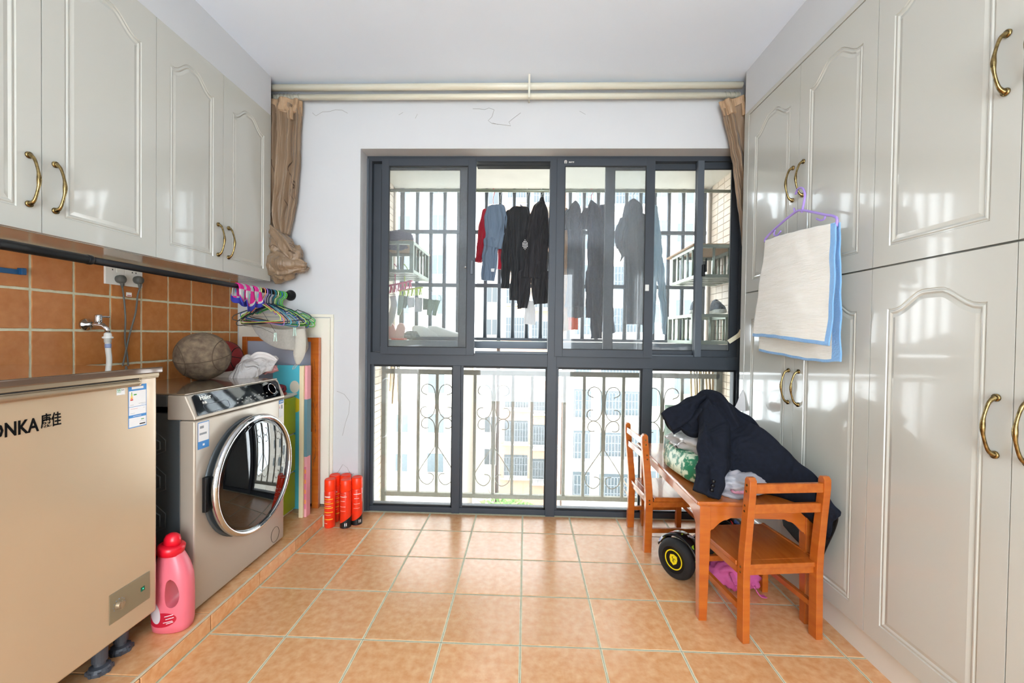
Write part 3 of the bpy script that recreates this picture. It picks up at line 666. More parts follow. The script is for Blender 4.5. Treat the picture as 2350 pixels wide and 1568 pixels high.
MB().box(0.009, 0.011, -hw * 0.5 + 0.006, -hw * 0.5 + 0.03, 0.012, 0.032).build('switch', M_white, sk, bevel=0.001)
M_plug = mat('plug_grey', '5c5d58', 0.5)
def plug(px, py, cord_px, label, flag=False):
    p = on_wall(px, py, 0.009); r_ = empty('power_plug', p, 0, label, 'plug', 'grey plugs in the wall socket')
    mb = MB(); mb.lathe([(0.0, 0.0), (0.017, 0.0), (0.019, 0.010), (0.018, 0.022), (0.012, 0.028), (0, 0.029)], (0, 0, 0), 'x', 18); mb.tube([(0.014, 0, -0.008), (0.014, 0.004, -0.022), (0.014, 0.004, -0.038)], [0.009, 0.007, 0.004], 10)
    mb.build('plug_body', M_plug, r_, smooth=True)
    P = [Vector((0.014, 0.004, -0.036)) + 0 * p] + [on_wall(x, y, 0.016 + 0.006 * (i % 2)) - p for i, (x, y) in enumerate(cord_px)]
    MB().tube(smooth_path(P, 24), 0.0035, 8).build('cord', M_plug, r_, smooth=True)
    if flag:
        c = on_wall(277, 676, 0.03) - p; MB().box(c.x - 0.001, c.x, c.y - 0.004, c.y + 0.022, c.z - 0.008, c.z + 0.010).build('cord_tag', mat('paper_tag', 'e9e7e2', 0.6), r_)
        MB().box(c.x, c.x + 0.0004, c.y, c.y + 0.019, c.z - 0.005, c.z - 0.002).build('tag_print', mat('red_print', 'c04a4a', 0.6), r_)
plug(267, 641, [(276, 680), (277, 730), (279, 780), (283, 833), (285, 870)], 'grey plug at the left outlet with a paper tag on its cord', True)
plug(308, 643, [(308, 680), (300, 720), (289, 770), (272, 833), (265, 870)], 'grey plug at the right outlet, cord crossing the other')
tp = on_wall(196, 745); tap = empty('water_tap', tp, 0, 'chrome wall tap above the freezer with lever handle', 'tap')
MB().lathe([(0.0, 0.03), (0.011, 0.03), (0.012, 0.014), (0.024, 0.008), (0.026, 0.0), (0.0, 0.0)], (0, 0, 0), 'x', 24).build('wall_flange', M_steel, tap, smooth=True)
MB().tube([(0.02, 0, 0), (0.045, 0.004, 0.0), (0.065, 0.010, -0.003), (0.078, 0.014, -0.018), (0.080, 0.015, -0.034)], [0.010, 0.011, 0.010, 0.009, 0.009], 14).build('spout', M_steel, tap, smooth=True)
MB().lathe([(0.0, 0.008), (0.0115, 0.008), (0.013, 0.012), (0.013, 0.038), (0.011, 0.042), (0, 0.042)], (0.05, 0.005, 0), 'z', 18).build('valve_body', M_steel, tap, smooth=True)
MB().box(0.045, 0.055, 0.012, 0.052, 0.030, 0.037).build('lever', M_steel, tap, bevel=0.002)
hp = tp + Vector((0.080, 0.015, -0.036)); ho = empty('water_hose', hp, 0, 'white plastic inlet hose hanging from the chrome tap', 'hose')
MB().lathe([(0.010, 0.002), (0.012, 0.0), (0.013, -0.012), (0.018, -0.014), (0.018, -0.020), (0.0125, -0.022), (0.012, -0.038), (0.0, -0.038)], (0, 0, 0), 'z', 18).build('connector', M_white, ho, smooth=True)
MB().tube(smooth_path([(0, 0, -0.036), (0.0, 0.002, -0.07), (0.0, 0.006, -0.11), (-0.005, 0.006, -0.16), (-0.02, 0.0, -0.24)], 16), 0.010, 12).build('tube', mat('hose_white', 'dcdad2', 0.4), ho, smooth=True)
MB().lathe([(0.0104, -0.042), (0.0108, -0.044), (0.0108, -0.058), (0.0104, -0.060)], (0, 0.001, 0), 'z', 14).build('blue_label', mat('label_blue', '8a97b8', 0.6), ho, smooth=True)

# ------------------------------------------------------------------ freezer
M_champ = mat('champagne_metal', 'c4ac8e', 0.22, 0.25, c2='bfa78a', scale=3, coat=1.0)
M_champ2 = mat('champagne_trim', 'a8957c', 0.25, 0.6)
fz = empty('chest_freezer', (-1.28, 0.95, FZ), 0, 'champagne chest freezer with black brand lettering on its front', 'freezer')
F0 = Vector((-1.28, 0.95, FZ)); y0, y1 = 0.46 - 0.95, 1.417 - 0.95; zt = 1.012 - FZ; zb = 0.186 - FZ
MB().box(-0.53, 0, y0, y1, zb, zt).build('body', M_champ, fz, bevel=0.006)
MB().box(-0.532, 0.012, y0 - 0.004, y1 + 0.012, 1.020 - FZ, 1.041 - FZ).build('lid', mat('lid_brown', '6e5a4b', 0.06, 0.3, coat=1.0), fz, bevel=0.004)
MB().box(-0.53, 0.006, y0, y1 + 0.003, 1.008 - FZ, 1.022 - FZ).build('lid_rim', M_champ2, fz, bevel=0.002)
MB().box(-0.01, 0.0025, y0 + 0.01, y1 - 0.07, 1.0025 - FZ, 1.0085 - FZ).build('lid_gap_shade', M_gap, fz)  # solid strip coloured dark as the shade between lid and body
mb = MB(); n = 14
prof = [(0.0, 0.0), (0.010, -0.002), (0.014, -0.007), (0.013, -0.013), (0.008, -0.018), (0.0, -0.020)]
mb.prism([(x, z) for x, z in prof], y0 + 0.03, y1 - 0.075, 'y'); mb.build('handle_rail', M_champ2, fz, loc=(0, 0, 1.003 - FZ), bevel=0.002)
MB().box(0, 0.004, y0 + 0.02, y1 - 0.062, 0.982 - FZ, 1.004 - FZ).build('handle_recess', mat('champagne_trim2', 'b7a184', 0.2, 0.5), fz, bevel=0.002)
MB().box(-0.03, 0.003, y1 - 0.062, y1 + 0.004, 1.003 - FZ, 1.013 - FZ).build('corner_strip', M_champ2, fz, bevel=0.002)
def atF(x, y, d=0.0007): p = atX(x, y, -1.28) - F0; p.x = d; return p
Mtx = lambda p: frame_m(p, (0, 1, 0), (0, 0, 1))
pz = atF(138, 985).z; pe = atF(92, 990)
text('康佳', 0.040, M_ink, fz, Mtx(Vector((0.0006, atF(93, 980).y, atF(93, 981).z))), bold=0.0006, name='brand_lettering', sx=0.62)
text('KONKA', 0.050, M_ink, fz, Mtx(Vector((0.0006, atF(88, 980).y, atF(93, 985).z - 0.003))), bold=0.001, name='brand_lettering', align='RIGHT', sx=0.70)
def decal(parent, mtx, items, name='sticker', base=None):
    """items: (x0, x1, z0, z1, material, layer) in metres on the sticker's own plane"""
    ms = []; mb = MB()
    for (a, b, c, d, m, k) in items:
        if m not in ms: ms.append(m)
        mb.cur = ms.index(m); t = 0.0002 * (k + 1)
        mb.add([(a, c, t), (b, c, t), (b, d, t), (a, d, t)], [(0, 1, 2, 3)])
    mb.v = [tuple(mtx @ Vector(v)) for v in mb.v]
    return mb.build(name, ms if len(ms) > 1 else ms[0], parent)
Pw, Pb, Pk, Pg, Pr, Py, Po = (mat('print_white', 'e6e6e6', 0.5), mat('print_blue', '3f86c8', 0.5), mat('print_black', '2a2a2a', 0.6), mat('print_green', '4d9a52', 0.6), mat('print_red', 'd23c2a', 0.6), mat('print_yellow', 'e6d03a', 0.6), mat('print_grey', '8d9196', 0.6))
q0, q1 = atF(294, 985), atF(336, 880); w = q1.y - q0.y; h = q1.z - q0.z
it = [(0, w, 0, h, Pb, 0), (0.002, w - 0.002, 0.003, h * 0.235, Pw, 1), (0.002, w - 0.002, h * 0.30, h * 0.485, Pw, 1), (0.002, w - 0.002, h * 0.495, h * 0.86, Pw, 1),
      (w * .18, w * .82, h * .90, h * .955, Pw, 1), (w * .12, w * .5, h * .44, h * .445, Pr, 2), (w * .1, w * .35, h * .335, h * .34, Po, 2), (w * .8, w * .9, h * .44, h * .445, Po, 2),
      (w * .55, w * .95, h * .55, h * .556, Po, 2), (w * .1, w * .28, h * .53, h * .536, Po, 2), (w * .7, w * .95, h * .525, h * .53, Pb, 2), (w * .25, w * .7, h * .262, h * .272, Pw, 2), (w * .6, w * .92, h * .05, h * .08, Pk, 2), (w * .68, w * .85, h * .16, h * .18, Pg, 2), (w * .6, w * .9, h * .12, h * .126, Po, 2),
      (w * .28, w * .44, h * .755, h * .785, Pg, 2)]
for i, c in enumerate((Pg, mat('print_lime', '9fc53a', 0.6), Py, mat('print_orange', 'ec9a2c', 0.6), Pr)): it.append((w * (.15 - .012 * i), w * (.2 + .012 * i), h * (.80 - .04 * i), h * (.832 - .04 * i), c, 2))
decal(fz, frame_m((0.0004, q0.y, q0.z), (0, 1, 0), (0, 0, 1)), it, 'energy_sticker')
decal(fz, frame_m((0.0004, atF(267, 890).y, atF(267, 908).z), (0, 1, 0), (0, 0, 1)), [(0, 0.028, 0, 0.026, Pw, 0), (0.016, 0.025, 0.014, 0.0155, Pk, 1)], 'clover_sticker')
mb = MB(); c0 = Vector((0.0009, atF(267, 890).y + 0.008, atF(267, 908).z + 0.014))
for k in range(4):
    a = k * PI / 2 + 0.6; mb.tube([c0 + Vector((0, 0.004 * math.cos(a) + 0.0035 * math.cos(t), 0.004 * math.sin(a) + 0.0035 * math.sin(t))) for t in [2 * PI * i / 10 for i in range(10)]], 0.0004, 4, closed=True)
mb.build('clover_print', Pg, fz)
# control panel low on the right
za, zb_ = atF(343, 1372).z, atF(343, 1310).z; ya, yb = atF(250, 1350).y, atF(343, 1340).y
mb = MB().box(0, 0.0022, ya, yb, za, zb_); cp = mb.build('control_panel', mat('panel_olive', '938a72', 0.3, 0.5), fz, bevel=0.0015)
kx = atF(272, 1370); kz = (za + zb_) / 2
MB().lathe([(0.0, 0.012), (0.011, 0.012), (0.013, 0.002), (0.0, 0.002)], (0.0, kx.y, kz), 'x', 24).box(0.011, 0.014, kx.y - 0.002, kx.y + 0.002, kz - 0.011, kz + 0.011).build('dial', M_champ2, cp, smooth=False)
mb = MB()
for i in range(9):
    a = -2.1 + i * 4.2 / 8 + PI / 2; mb.box(0.0022, 0.0028, kx.y + 0.019 * math.cos(a) - 0.001, kx.y + 0.019 * math.cos(a) + 0.001, kz + 0.019 * math.sin(a) - 0.001, kz + 0.019 * math.sin(a) + 0.001)
mb.build('dial_mark', mat('mark_blue', '6c8aa8', 0.5), cp)
lx = atF(326, 1340); MB().box(0.0022, 0.0032, lx.y - 0.007, lx.y + 0.007, kz - 0.006, kz + 0.008).build('lamp_window', mat('lamp_green', '0d5a44', 0.2), cp)
MB().box(0.0032, 0.0036, lx.y - 0.001, lx.y + 0.002, kz, kz + 0.003).build('lamp', mat('lamp_lit', '3ff0b0', 0.3, emit=1.5), cp)
# stand with screw feet
sd = empty('appliance_stand', (-1.4, 1.2, FZ), 0, 'dark grey plastic appliance stand with round screw feet under the freezer', 'stand'); B = Vector((-1.4, 1.2, FZ))
M_foot = mat('foot_grey', '43474f', 0.5)
MB().box(-0.32, 0.075, -0.62, 0.19, 0.082, 0.112).build('frame', M_foot, sd, bevel=0.003)
for fx, fy in ((-1.348, 1.285), (-1.365, 1.372), (-1.70, 1.30), (-1.348, 0.72), (-1.70, 0.72)):
    mb = MB().lathe([(0.0, 0.0), (0.030, 0.0), (0.031, 0.010), (0.026, 0.020), (0.015, 0.024), (0.014, 0.034), (0.020, 0.036), (0.021, 0.083), (0, 0.083)], (fx - B.x, fy - B.y, 0), 'z', 20)
    for k in range(8):
        a = 2 * PI * k / 8; mb.box(fx - B.x + 0.029 * math.cos(a) - 0.004, fx - B.x + 0.029 * math.cos(a) + 0.004, fy - B.y + 0.029 * math.sin(a) - 0.004, fy - B.y + 0.029 * math.sin(a) + 0.004, 0.001, 0.014)
    mb.build('foot', M_foot, sd)

# ------------------------------------------------------------------ washing machine
M_wm = mat('washer_titanium', 'b3a798', 0.36, 0.35, coat=0.15)
M_wmside = mat('washer_side_grey', '4d5254', 0.4, 0.3)
M_wmtop = mat('washer_top', '8f7d68', 0.16, 0.35, coat=0.6)
M_gl = mat('black_gloss', '040506', 0.04, spec=0.35)
wy0, wy1, wx = 1.566, 2.166, -1.265
wm = empty('washing_machine', (wx, 1.866, FZ), 0, 'titanium grey front loading washing machine with large round chrome door', 'washing machine'); Y0, Y1 = -0.30, 0.30; H = 0.846
MB().box(-0.52, -0.062, Y0 + 0.006, Y1 - 0.006, 0.02, H - 0.07).build('side_panel', M_wmside, wm, bevel=0.004)
mb = MB()
for z0, z1 in ((0.60, 0.70), (0.45, 0.565), (0.30, 0.415), (0.16, 0.265)):
    for k in range(2):
        i = k * 0.022; P = [(-0.50, Y0 + 0.005, z0 + i), (-0.17 + i * 0.4 - 0.02, Y0 + 0.005, z0 + i - 0.0), (-0.12 - i, Y0 + 0.005, z0 + 0.03 + i * 0.3), (-0.12 - i, Y0 + 0.005, z1 - 0.03 - i * 0.3), (-0.16 - i, Y0 + 0.005, z1 - i + 0.004), (-0.50, Y0 + 0.005, z1 - i)]
        mb.tube(P, 0.0035 if k else 0.002, 6)
mb.build('embossed_rib', M_wmside, wm, smooth=True)['kind'] = 'stuff'
prof = [(-0.06, 0.012), (0.0, 0.012), (0.0, 0.742), (-0.004, 0.748), (-0.062, 0.748)]
MB().prism(prof, Y0, Y1, 'y').build('front_panel', M_wm, wm, bevel=0.006)
# control fascia, leaning back
prof = [(-0.11, 0.750), (0.001, 0.750), (0.001, 0.762), (-0.038, 0.846), (-0.11, 0.846)]
MB().prism(prof, Y0, Y1, 'y').build('fascia', M_wm, wm, bevel=0.005)
MB().box(-0.525, -0.108, Y0, Y1, 0.80, 0.846).build('top_sides', M_wmside, wm, bevel=0.004)
MB().box(-0.525, -0.04, Y0 + 0.001, Y1 - 0.001, 0.8465, 0.852).build('top_plate', M_wmtop, wm, bevel=0.002)
fa = math.atan2(0.084, 0.039); fu = Vector((-math.cos(fa), 0, math.sin(fa)))      # up along the fascia
def onf(y, s, d=0.0): return Vector((0.001, y, 0.762)) + fu * s + Vector((math.sin(fa), 0, math.cos(fa))) * d
SL = math.hypot(0.039, 0.084)
mb = MB(); P = [(-0.286, 0.003), (0.262, 0.003), (0.285, SL - 0.02), (0.272, SL - 0.004), (-0.262, SL - 0.004), (-0.276, SL - 0.010)]
vs = [onf(y, s, 0.0005) for y, s in P] + [onf(y, s, 0.0035) for y, s in P]; n = len(P)
mb.add(vs, [tuple(range(n)), tuple(range(n, 2 * n))] + [(i, (i + 1) % n, (i + 1) % n + n, i + n) for i in range(n)])
cpn = mb.build('control_panel', M_gl, wm)
Mfm = lambda y, s, d=0.0038: frame_m(onf(y, s, d), (0, 1, 0), fu)
text('Haier', 0.027, M_white, cpn, Mfm(-0.245, SL * 0.68), bold=0.0003, name='brand_lettering')
text('水晶', 0.012, M_white, cpn, Mfm(-0.242, SL * 0.50), bold=0.0001, name='small_lettering')
mb = MB(); P = [(-0.235, 0.008), (-0.115, 0.008), (-0.105, 0.016), (-0.105, 0.038), (-0.115, 0.042), (-0.24, 0.042), (-0.245, 0.034)]
mb.tube([onf(y, s, 0.004) for y, s in P], 0.0008, 5, closed=True); mb.build('drawer_outline', M_frame2, cpn)
mb = MB(); rr = random.Random(2)
for row, s in enumerate((0.016, 0.032)):
    for k in range(8):
        y = -0.06 + k * 0.030 + row * 0.008
        a, b = onf(y, s, 0.0039), onf(y + 0.011, s + 0.005, 0.0039)
        mb.add([onf(y, s, .0039), onf(y + 0.010, s, .0039), onf(y + 0.010, s + 0.004, .0039), onf(y, s + 0.004, .0039)], [(0, 1, 2, 3)])
mb.build('printed_symbols', mat('print_dim', 'a9a9a5', 0.5), cpn)['kind'] = 'stuff'
kc = onf(0.195, SL * 0.5, 0.0035); mb = MB(); nn = Vector((math.sin(fa), 0, math.cos(fa)))
def disc(mb, c, n_, rings, seg=32):
    u = Vector((0, 1, 0)); v = n_.cross(u); vs = []; m = len(rings)
    for r, h in rings:
        for k in range(seg): a = 2 * PI * k / seg; vs.append(c + n_ * h + (u * math.cos(a) + v * math.sin(a)) * r)
    fs = [(i * seg + k, i * seg + (k + 1) % seg, (i + 1) * seg + (k + 1) % seg, (i + 1) * seg + k) for i in range(m - 1) for k in range(seg)]
    fs.append(tuple((m - 1) * seg + k for k in range(seg))); mb.add(vs, fs)
disc(mb, kc, nn, [(0.030, 0), (0.030, 0.012), (0.028, 0.014), (0.024, 0.014), (0.023, 0.011)]); kn_ = mb.build('program_dial', mat('dial_black', '060607', 0.8, spec=0.0), cpn, smooth=False)
mb = MB(); _v = nn.cross(Vector((0, 1, 0))); mb.tube([kc + nn * 0.0140 + Vector((0, 1, 0)) * 0.0265 * math.cos(2 * PI * i / 36) + _v * 0.0265 * math.sin(2 * PI * i / 36) for i in range(36)], 0.0016, 6, closed=True); mb.build('dial_ring', M_steel, cpn, smooth=True)
mb = MB(); mb.tube([onf(y, s, 0.004) for y, s in ((0.238, 0.058), (0.262, 0.058), (0.262, 0.072), (0.238, 0.072))], 0.0007, 5, closed=True); mb.build('start_button', M_frame2, cpn)
q = atX(452, 1030, wx) - Vector(wm.location); w, h = 0.058, 0.105
decal(wm, frame_m((0.0006, -0.286, 0.633), (0, 1, 0), (0, 0, 1)), [(0, w, 0, h, Pb, 0), (0.002, w - 0.002, 0.03, h - 0.003, Pw, 1), (0.01, 0.03, 0.08, 0.09, Po, 2), (0.008, 0.045, 0.055, 0.063, Po, 2), (0.02, 0.038, 0.006, 0.024, Pb, 2), (0.024, 0.034, 0.011, 0.019, Pw, 3)], 'service_sticker')
decal(wm, frame_m((0.0006, 0.248, 0.655), (0, 1, 0), (0, 0, 1)), [(0, 0.04, 0, 0.088, Pw, 0), (0, 0.04, 0.070, 0.088, Pb, 1), (0.006, 0.034, 0.076, 0.081, Pw, 2), (0.006, 0.010, 0.045, 0.055, Pr, 1), (0.006, 0.009, 0.055, 0.062, Py, 1), (0.02, 0.032, 0.042, 0.062, Po, 1)], 'energy_sticker')
mb = MB(); c = Vector((0.0008, 0.222, 0.062)); mb.tube([c + Vector((0, 0.034 * math.cos(a), 0.037 * math.sin(a))) for a in [2 * PI * i / 32 for i in range(32)]], 0.0009, 5, closed=True); mb.build('drain_cover', M_gap, wm)
# door, standing slightly open, hinge on the near side
R_ = 0.268; dc = Vector((0, 1.612 - 1.866, 0.52 - FZ)); dr = empty('door', (0.014, dc.y, dc.z)); dr.parent = wm; dr.rotation_euler = (0, 0, -math.radians(0.8))
def lat(prof, name, m, seg=72):
    mb = MB(); mb.lathe(prof, (0, R_, 0), 'x', seg, cap=False); return mb.build(name, m, dr, smooth=True)
lat([(R_ - 0.045, 0.0), (R_ - 0.012, 0.002), (R_ - 0.001, 0.012), (R_, 0.024), (R_ - 0.006, 0.034), (R_ - 0.016, 0.036), (R_ - 0.022, 0.030), (R_ - 0.023, 0.022)], 'chrome_ring', M_steel)
lat([(R_ - 0.0225, 0.024)] + [(r, 0.030 + 0.016 * (1 - (r / 0.24) ** 2)) for r in [0.2385, 0.225, 0.205, 0.18, 0.15, 0.12, 0.09, 0.06, 0.03, 0.0001]], 'glass_cover', mat('door_glass', '08090b', 0.02, spec=0.9))
lat([(R_ - 0.06, -0.012), (R_ - 0.03, -0.012), (R_ - 0.02, 0.0), (R_ - 0.03, 0.006)], 'black_backing', M_black)
mb = MB(); mb.lathe([(0.19, 0.0), (0.255, 0.0005), (0.262, 0.004), (0.25, 0.006), (0.19, 0.006)], (0, 0.0, dc.z), 'x', 60, cap=False)
mb.build('door_surround', M_wmside, wm, smooth=True)
MB().box(0.0, 0.016, dc.y - 0.010, dc.y + 0.012, dc.z - 0.07, dc.z + 0.07).build('hinge', M_black, wm, bevel=0.003)
for a in (-0.06, -0.46):
    for b in (Y0 + 0.05, Y1 - 0.05): MB().lathe([(0, 0), (0.02, 0), (0.02, 0.014), (0.012, 0.02), (0, 0.02)], (a, b, 0), 'z', 14).build('foot', M_black, wm)

# ------------------------------------------------------------------ softener bottle
M_pink = mat('bottle_pink', 'e0707e', 0.35, c2='dc6a78', scale=4)
M_red = mat('cap_red', 'd8142a', 0.3)
bo = empty('softener_bottle', (-1.285, 1.492, FZ), 0.12, 'pink softener bottle with red cap between freezer and washing machine', 'bottle')
mb = MB(); secs = [(0, .052, .034, 0), (.006, .062, .040, 0), (.03, .066, .043, 0), (.10, .067, .043, 0), (.16, .064, .042, .002), (.20, .060, .040, .003), (.235, .053, .036, .001), (.265, .044, .031, -.004), (.285, .036, .028, -.008), (.292, .030, .026, -.008)]
vs = []; n = 40
for z, rx, ry, ox in secs:
    for k in range(n):
        a = 2 * PI * k / n; e = 0.75
        vs.append((ox + rx * math.copysign(abs(math.cos(a)) ** e, math.cos(a)), ry * math.copysign(abs(math.sin(a)) ** e, math.sin(a)), z))
mb.add(vs, [(j * n + k, j * n + (k + 1) % n, (j + 1) * n + (k + 1) % n, (j + 1) * n + k) for j in range(len(secs) - 1) for k in range(n)] + [tuple(range(n - 1, -1, -1)), tuple((len(secs) - 1) * n + k for k in range(n))])
body = mb.build('bottle_body', M_pink, bo, smooth=True)
cut = MB()
P = [(0.016, 0.200), (0.030, 0.190), (0.041, 0.165), (0.045, 0.135), (0.038, 0.108), (0.022, 0.098), (0.006, 0.106), (0.000, 0.130), (0.000, 0.160), (0.004, 0.190)]
P = [(p.x, p.y) for p in [cr([Vector(q) for q in P + P[:1]], i / 30) for i in range(30)]]
cut.prism(P, -0.1, 0.1, 'y'); co = cut.build('cutter', M_pink)
co.matrix_world = bo.matrix_basis.copy() if False else Matrix.Identity(4)
bt = bpy.data.objects.new('tmp', body.data); COL.objects.link(bt)
md = bt.modifiers.new('b', 'BOOLEAN'); md.object = co; md.operation = 'DIFFERENCE'; md.solver = 'EXACT'
bpy.context.view_layer.update(); dg = bpy.context.evaluated_depsgraph_get()
nm = bpy.data.meshes.new_from_object(bt.evaluated_get(dg)); bpy.data.objects.remove(bt); bpy.data.objects.remove(co)
body.data = nm
for p in nm.polygons: p.use_smooth = True
try: nm.set_sharp_from_angle(angle=math.radians(50))
except Exception: pass
cpm = MB().lathe([(0.034, -0.004), (0.041, -0.002), (0.042, 0.024), (0.038, 0.028), (0.026, 0.030)], (0, 0, 0), 'z', 32).build('cap_collar', M_red, bo, loc=(-0.009, 0, 0.282), smooth=True)
cpm.rotation_euler = (0, 0.16, 0)
cpm = MB().lathe([(0.027, 0.0), (0.026, 0.022), (0.022, 0.034), (0.013, 0.041), (0.0, 0.043)], (0, 0, 0), 'z', 28, (1.05, 0.85)).build('cap_cup', M_red, bo, loc=(-0.005, 0, 0.308), smooth=True)
cpm.rotation_euler = (0, 0.12, 0)
mb = MB()
def bsurf(x, z, d=0.0008):
    rx = 0.066; a = min(abs(x) / rx, 1); y = -0.043 * (1 - a ** (2 / 0.75)) ** (0.75 / 2); return Vector((x, y - d, z))
P = [(0.055 * math.cos(a) - 0.006, 0.062 + 0.030 * math.sin(a)) for a in [2 * PI * i / 40 for i in range(40)]]
def patch(mb, cx, cz, rx, rz, d, rot=0.0, n=24, rings=6):
    vs = []
    for r in range(rings + 1):
        for k in range(n):
            a = 2 * PI * k / n; u, v = rx * r / rings * math.cos(a), rz * r / rings * math.sin(a)
            vs.append(bsurf(cx + u * math.cos(rot) - v * math.sin(rot), cz + u * math.sin(rot) + v * math.cos(rot), d))
    mb.add(vs, [(r * n + k, r * n + (k + 1) % n, (r + 1) * n + (k + 1) % n, (r + 1) * n + k) for r in range(rings) for k in range(n)])
patch(mb, -0.012, 0.055, 0.050, 0.026, 0.0006, 0.1); lb = mb.build('front_label', mat('label_red', 'b81830', 0.4), bo, smooth=True)
mb = MB(); patch(mb, -0.036, 0.083, 0.020, 0.042, 0.0012, 0.25); mb.build('white_label', mat('label_grey', 'c9bcbf', 0.4), bo, smooth=True)
mb = MB()
for x0, z0, L in ((0.000, 0.068, 0.028), (0.004, 0.058, 0.026), (-0.004, 0.046, 0.030), (0.006, 0.042, 0.022)):
    mb.tube([bsurf(x0 + L * t, z0 + 0.006 * t, 0.0012) for t in (0, .5, 1)], 0.0012, 4)
mb.build('label_print', Pw, bo)['kind'] = 'stuff'

# ------------------------------------------------------------------ spray cans
M_can = mat('can_orange', 'f0381a', 0.3, c2='ee3418', scale=10, coat=0.3)
M_cap = mat('can_cap', 'ff3c14', 0.35)
M_cblk = mat('can_black', '1b1c1e', 0.3)
def can(px, py, Y, label, stripes, rz=0.0, dark=True):
    p = atZ(px, py, 0.0); c = Vector((at(px, py, Y).x, Y, 0)); r_ = empty('spray_can', c, rz, label, 'spray can', 'orange spray cans on the floor in the corner'); R = 0.032
    MB().lathe([(0.0, 0.0), (R - 0.003, 0.0), (R, 0.004), (R, 0.215), (R - 0.002, 0.222), (0, 0.222)], n=32).build('can_body', M_can, r_, smooth=True)
    MB().lathe([(R - 0.001, 0.222), (R, 0.224), (R - 0.0005, 0.283), (R - 0.004, 0.289), (R - 0.008, 0.287), (0.0, 0.286)], n=32).build('cap', M_cap, r_, smooth=True)
    if dark:
        mb = MB(); n = 40; vs = []
        for k in range(n):
            a = 2 * PI * k / n; t = 0.047 + 0.020 * math.cos(a - (0.2 if stripes else -0.1)); vs += [((R + .0005) * math.cos(a), (R + .0005) * math.sin(a), 0.003), ((R + .0005) * math.cos(a), (R + .0005) * math.sin(a), t)]
        mb.add(vs, [(2 * k, 2 * ((k + 1) % n), 2 * ((k + 1) % n) + 1, 2 * k + 1) for k in range(n)]); mb.build('black_base', M_cblk, r_, smooth=True)
        mb = MB(); 
        for a0, a1, z0, z1, m in ((-1.35, -0.95, 0.016, 0.034, 0),):
            mb.add([((R + .001) * math.cos(a), (R + .001) * math.sin(a), z) for a in (a0, a1) for z in (z0, z1)], [(0, 2, 3, 1)])
        mb.build('bar_code', Pw, r_)
    for i, (z, h, m, a0, a1) in enumerate(stripes):
        mb = MB(); N = 10; vs = []
        for k in range(N + 1):
            a = a0 + (a1 - a0) * k / N; vs += [((R + .0007) * math.cos(a), (R + .0007) * math.sin(a), z), ((R + .0007) * math.cos(a), (R + .0007) * math.sin(a), z + h)]
        mb.add(vs, [(2 * k, 2 * k + 2, 2 * k + 3, 2 * k + 1) for k in range(N)]); mb.build('print_band', m, r_, smooth=True)
M_cy, M_cw, M_cd = mat('can_yellow', 'e8b82c', 0.4), mat('can_white', 'eadcd4', 0.4), mat('can_print', 'c8452e', 0.4)
ys_ = [(z, 0.0045, M_cy, -2.7, -0.6) for z in (0.052, 0.094, 0.120, 0.146, 0.172)] + [(0.186, 0.007, M_cw, -2.2, -1.1)] + [(0.200 - 0.0, 0.002, M_cd, -2.3, -1.1), (0.132, 0.0015, M_cw, -2.3, -0.9), (0.158, 0.0015, M_cw, -2.3, -1.0), (0.080, 0.0015, M_cw, -2.2, -1.0), (0.030, 0.002, M_cw, -2.4, -1.6)]
rs_ = [(0.190, 0.004, M_cw, -2.3, -1.0), (0.184, 0.0015, M_cd, -2.3, -1.0), (0.165, 0.002, M_cw, -2.2, -1.3), (0.158, 0.002, M_cd, -2.2, -1.3), (0.132, 0.002, M_cw, -2.3, -1.2), (0.120, 0.0015, M_cd, -2.3, -1.2), (0.106, 0.0015, M_cw, -2.3, -1.2), (0.092, 0.0015, M_cd, -2.3, -1.2), (0.208, 0.003, M_cd, -2.3, -1.2)]
can(757, 1190, 2.478, 'orange spray can with yellow stripes, front left of the five', ys_, dark=False)
can(793, 1190, 2.478, 'orange spray can with black base and bar code, front of the group', rs_)
can(819, 1180, 2.525, 'orange spray can with slanted black base nearest the window', rs_, 0.5)
can(768, 1180, 2.555, 'orange spray can behind the yellow striped one', ys_, 0.4, dark=False)
can(793, 1176, 2.560, 'orange spray can at the back, only its cap showing', rs_, 0.9)

# ------------------------------------------------------------------ clutter behind the washing machine
gd = empty('drawer_tower', (-1.50, 2.315, FZ), 0, 'lime green plastic drawer tower behind the washing machine', 'drawer unit')
M_lime = mat('lime_plastic', 'a9bb1c', 0.35, c2='a2b418', scale=4); M_lw = mat('drawer_white', 'e4e2d8', 0.4)
gx0, gx1, gy0, gy1 = -0.20, 0.095, 0.048, 0.215
MB().box(gx0, gx1 - 0.012, gy0, gy1, 0.0, 0.71).build('frame', M_lw, gd, bevel=0.004)
for k in range(3):
    z = 0.015 + k * 0.232; d_ = MB().box(gx1 - 0.014, gx1, gy0 + 0.002, gy1 - 0.002, z, z + 0.222).build('drawer', M_lime, gd, bevel=0.006)
    MB().box(gx1 - 0.001, gx1 + 0.004, gy0 + 0.05, gy1 - 0.05, z + 0.19, z + 0.204).build('pull', M_lime, d_, bevel=0.002)
MB().box(gx0, gx1 + 0.006, gy0 - 0.004, gy1 + 0.004, 0.71, 0.722).build('top', M_lw, gd, bevel=0.003)
sh = empty('slipper', at(658, 925, 2.30), 0.2, 'dark slipper with a red sole on top of the lime drawer tower', 'slipper'); P0 = sh.location.copy(); P0.z = FZ + 0.722; sh.location = (-1.455, 2.43, P0.z)
